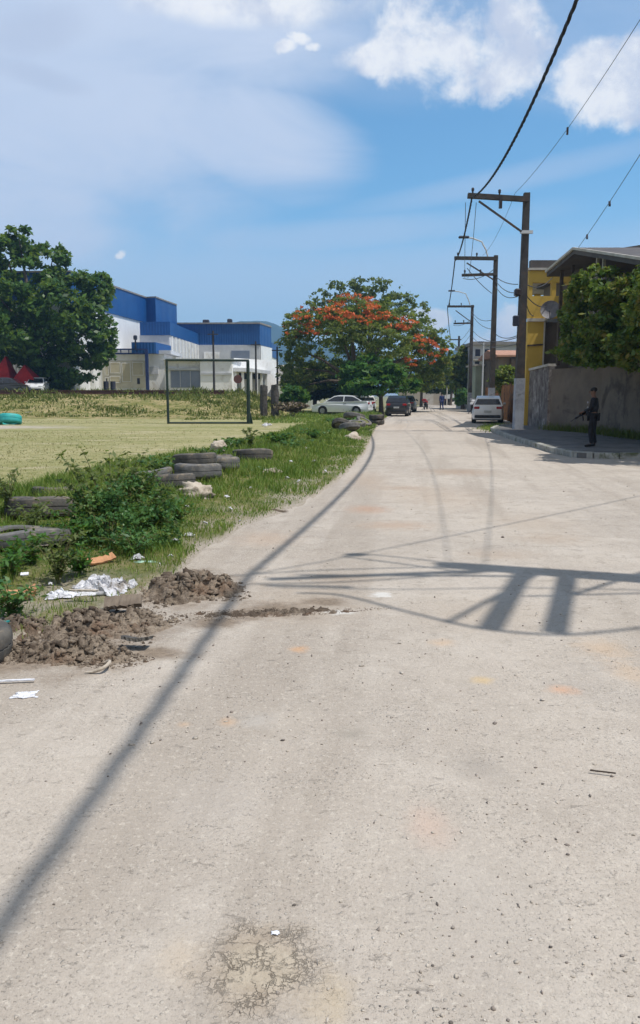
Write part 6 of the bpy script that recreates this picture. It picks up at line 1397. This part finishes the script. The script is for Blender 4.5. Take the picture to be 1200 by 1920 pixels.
def person(label, loc, rz, J, top, legs, vest=None, cap=None):
    # J: joints in metres for a 1.75 m body: pelvis, chest, neck, head, shoulders, elbows, wrists, hips, knees, ankles, toes (left and right)
    V, E, Rd = [], [], []
    def add(p, r_, e=None):
        V.append(tuple(p)); Rd.append(r_)
        if e is not None: E.append((e, len(V) - 1))
        return len(V) - 1
    pe = add(J['pelvis'], (.15, .105)); be = add(Vector(J['pelvis']).lerp(Vector(J['chest']), .5), (.135, .095), pe); ch = add(J['chest'], (.165, .105), be)
    nb = add(J['neckb'], .062, ch); ne = add(J['neck'], .054, nb); jaw = add(J['jaw'], (.062, .07), ne); he = add(J['head'], (.078, .092), jaw); cr_ = add(J['crown'], (.058, .07), he)
    for s_ in 'lr':
        a = add(J['sh' + s_], .062, ch); a1 = add(Vector(J['sh' + s_]).lerp(Vector(J['el' + s_]), .5), .049, a); b_ = add(J['el' + s_], .040, a1); b1 = add(Vector(J['el' + s_]).lerp(Vector(J['wr' + s_]), .4), .038, b_); c = add(J['wr' + s_], .026, b1)
        d = (Vector(J['wr' + s_]) - Vector(J['el' + s_])).normalized(); hand_chain(V, E, Rd, c, d, J['hs' + s_], .5)
        h_ = add(J['hp' + s_], .095, pe); h1 = add(Vector(J['hp' + s_]).lerp(Vector(J['kn' + s_]), .5), .078, h_); k = add(J['kn' + s_], .057, h1); k1 = add(Vector(J['kn' + s_]).lerp(Vector(J['an' + s_]), .35), .055, k); an_ = add(J['an' + s_], .037, k1); add(J['to' + s_], (.036, .028), an_)
    o = skin_obj('person', V, E, Rd, M_skin); o.location = loc; o.rotation_euler = (0, 0, rz); tag(o, label, 'person')
    # face
    hd = Vector(J['head']); f_ = Vector(J['face']).normalized(); sd_ = f_.cross(Vector((0, 0, 1))).normalized()
    def blob_(name, c, r3, mat, par=o):
        bm = bmesh.new(); bmesh.ops.create_uvsphere(bm, u_segments=16, v_segments=10, radius=1)
        Mx = Matrix((sd_, f_, Vector((0, 0, 1)))).transposed().to_4x4()
        for v in bm.verts: v.co = Mx @ Vector((v.co.x * r3[0], v.co.y * r3[1], v.co.z * r3[2])) + Vector(c)
        me = bpy.data.meshes.new(name); bm.to_mesh(me); bm.free(); me.materials.append(mat); me.polygons.foreach_set('use_smooth', [True] * len(me.polygons)); q = bpy.data.objects.new(name, me); COL.objects.link(q); q.parent = par; return q
    blob_('nose', hd + f_ * .098 + Vector((0, 0, -.015)), (.014, .02, .024), M_skin); blob_('mouth', hd + f_ * .088 + Vector((0, 0, -.058)), (.024, .008, .008), M_tail if False else pmat('lips', (.14, .05, .045), None, 9))
    for s_ in (-1, 1):
        blob_('eye', hd + f_ * .082 + sd_ * .032 * s_ + Vector((0, 0, .012)), (.013, .008, .008), M_hair); blob_('ear', hd + sd_ * .083 * s_ - f_ * .005 + Vector((0, 0, -.01)), (.012, .022, .032), M_skin)
    blob_('hair', hd - f_ * .016 + Vector((0, 0, .042)), (.088, .098, .078), cap or M_hair)
    # clothes follow the body a little larger
    g_ = 1.16
    V2, E2, R2 = [], [], []
    def a2(p, r_, e=None):
        V2.append(tuple(p)); R2.append(r_)
        if e is not None: E2.append((e, len(V2) - 1))
        return len(V2) - 1
    p0_ = a2(Vector(J['pelvis']) + Vector((0, 0, .02)), (.175, .13)); p1_ = a2(Vector(J['pelvis']).lerp(Vector(J['chest']), .5), (.16, .12), p0_); p2_ = a2(J['chest'], (.185, .13), p1_); a2(J['neckb'], .075, p2_)
    for s_ in 'lr':
        q = a2(J['sh' + s_], .078, p2_); q = a2(Vector(J['sh' + s_]).lerp(Vector(J['el' + s_]), .5), .064, q); q = a2(J['el' + s_], .054, q); q = a2(Vector(J['el' + s_]).lerp(Vector(J['wr' + s_]), .8), .042, q)
    skin_obj('jacket', V2, E2, R2, top, o)
    V2, E2, R2 = [], [], []
    p0_ = a2(J['pelvis'], (.165, .12))
    for s_ in 'lr':
        q = a2(J['hp' + s_], .105, p0_); q = a2(Vector(J['hp' + s_]).lerp(Vector(J['kn' + s_]), .5), .092, q); q = a2(J['kn' + s_], .074, q); q = a2(Vector(J['kn' + s_]).lerp(Vector(J['an' + s_]), .5), .070, q); q = a2(Vector(J['kn' + s_]).lerp(Vector(J['an' + s_]), .95), .062, q)
    skin_obj('trousers', V2, E2, R2, legs, o)
    for s_ in 'lr':
        an_, to_ = Vector(J['an' + s_]), Vector(J['to' + s_]); hl = an_ - (to_ - an_).normalized() * .05
        skin_obj('shoe', [tuple(hl + Vector((0, 0, -.02))), tuple(an_.lerp(to_, .45) + Vector((0, 0, -.012))), tuple(to_ + (to_ - an_).normalized() * .03), tuple(an_ + Vector((0, 0, .09)))], [(0, 1), (1, 2), (0, 3)], [(.048, .045), (.05, .045), (.042, .034), .052], M_boot, o)
    if vest:
        skin_obj('vest', [tuple(Vector(J['pelvis']) + Vector((0, 0, .12))), tuple(Vector(J['chest']) + Vector((0, 0, -.08))), tuple(Vector(J['chest']) + Vector((0, 0, .09)))], [(0, 1), (1, 2)], [(.185, .15), (.2, .155), (.165, .12)], vest, o)
        cf = Vector(J['chest']) + Vector(J['bodyf']).normalized() * .175; sb = Vector(J['bodyf']).normalized().cross(Vector((0, 0, 1)))
        for k, (u_, z_) in enumerate([(.05, .03), (.03, -.12)]): MB().box(cf + sb * u_ + Vector((0, 0, z_)), (.085, .03, .055), math.atan2(Vector(J['bodyf']).y, Vector(J['bodyf']).x) + R(90), .01).build('patch', M_patch, o)
        for k in (-.1, 0, .1): MB().box(cf + sb * k + Vector((0, 0, -.30)), (.085, .07, .13), math.atan2(Vector(J['bodyf']).y, Vector(J['bodyf']).x) + R(90), .015).build('pouch', vest, o)
    return o
# body frame: +y is forward, x to the person's right; the figure is turned towards the road on its right-hand view
JA = dict(pelvis=(0, 0, .93), chest=(0, .0, 1.28), neckb=(0, .0, 1.43), neck=(0, .02, 1.48), jaw=(0, .05, 1.555), head=(0, .045, 1.635), crown=(0, .025, 1.70), face=(-.25, 1, -.05), bodyf=(-.35, 1, 0),
          shl=(-.185, .0, 1.40), shr=(.185, -.01, 1.40), ell=(-.27, .06, 1.13), elr=(.25, -.06, 1.12), wrl=(-.16, .30, 1.03), wrr=(.10, .20, 1.00), hsl=(.2, .2, 1), hsr=(.2, -.2, 1),
          hpl=(-.09, 0, .90), hpr=(.09, 0, .90), knl=(-.12, .05, .50), knr=(.12, .0, .49), anl=(-.14, .0, .085), anr=(.13, -.05, .085), tol=(-.17, .17, .035), tor=(.16, .12, .035))
x, y = g(1110, 838, .13)
pa = person('person in dark clothes and vest standing on the shaded corner pavement', (x, y, .135), R(62), JA, M_blk, M_blk, M_vest); pa.scale = (.93,) * 3
# the long gun, its own object, in the hands
rf = empty('rifle', (x, y, .135), R(62), 'dark rifle held muzzle down by the person on the pavement', 'rifle'); rf.scale = (.93,) * 3
ga_, gb_ = Vector((.13, .20, 1.07)), Vector((-.36, .52, .80)); dg = (gb_ - ga_)
MB().bar(ga_ - dg * .30, ga_ + dg * .02, .05, .11, bev=.012).build('stock', M_gun, rf); MB().bar(ga_, ga_ + dg * .55, .055, .075, bev=.012).build('receiver', M_gun, rf)
MB().tube([ga_ + dg * .5, ga_ + dg * 1.15], .014, 8).build('barrel', M_gun, rf); MB().bar(ga_ + dg * .5, ga_ + dg * .85, .05, .06, bev=.01).build('handguard', M_gun, rf)
MB().bar(ga_ + dg * .35 + Vector((0, 0, -.02)), ga_ + dg * .30 + Vector((-.04, -.02, -.22)), .035, .07, bev=.01).build('magazine', M_gun, rf)
MB().bar(ga_ + dg * .12, ga_ + dg * .06 + Vector((0, -.02, -.12)), .035, .045, bev=.01).build('grip', M_gun, rf)
JB = dict(JA); JB.update(face=(0, 1, 0), shl=(-.185, 0, 1.40), ell=(-.25, -.06, 1.12), elr=(.25, .06, 1.12), wrl=(-.24, .02, .88), wrr=(.24, .20, .90), hsl=(0, 1, 0), hsr=(0, 1, 0), knl=(-.10, .14, .52), anl=(-.10, .08, .10), tol=(-.11, .24, .04), knr=(.10, .02, .49), anr=(.10, -.20, .12), tor=(.11, -.06, .04))
x, y = g(828, 769); pb = person('person in blue walking in the road far down the street', (x, y, 0), R(8), JB, M_navyc, M_navyc); pb.scale = (1.03,) * 3
# ------------------------------------------------------------------ haze and render settings
m = bpy.data.materials.new('haze_air'); m.use_nodes = True; t = NT(m.node_tree); t.n.clear()
out = t.new('ShaderNodeOutputMaterial'); pv = t.new('ShaderNodeVolumePrincipled')
pv.inputs['Color'].default_value = (.34, .62, 1, 1); pv.inputs['Density'].default_value = 5.0e-4; pv.inputs['Anisotropy'].default_value = .1
t.l.new(pv.outputs[0], out.inputs['Volume'])
hz = MB().span(-1400, 1400, -200, 1850, -1.06, 185).build('haze', m); hz['kind'] = 'stuff'
sc.view_settings.view_transform = 'Standard'; sc.view_settings.look = 'None'
sc.view_settings.exposure = .0; sc.view_settings.gamma = 1
cy = sc.cycles
cy.max_bounces = 6; cy.diffuse_bounces = 3; cy.glossy_bounces = 2; cy.transmission_bounces = 4; cy.transparent_max_bounces = 6; cy.volume_bounces = 0
cy.use_adaptive_sampling = True; cy.adaptive_threshold = .02
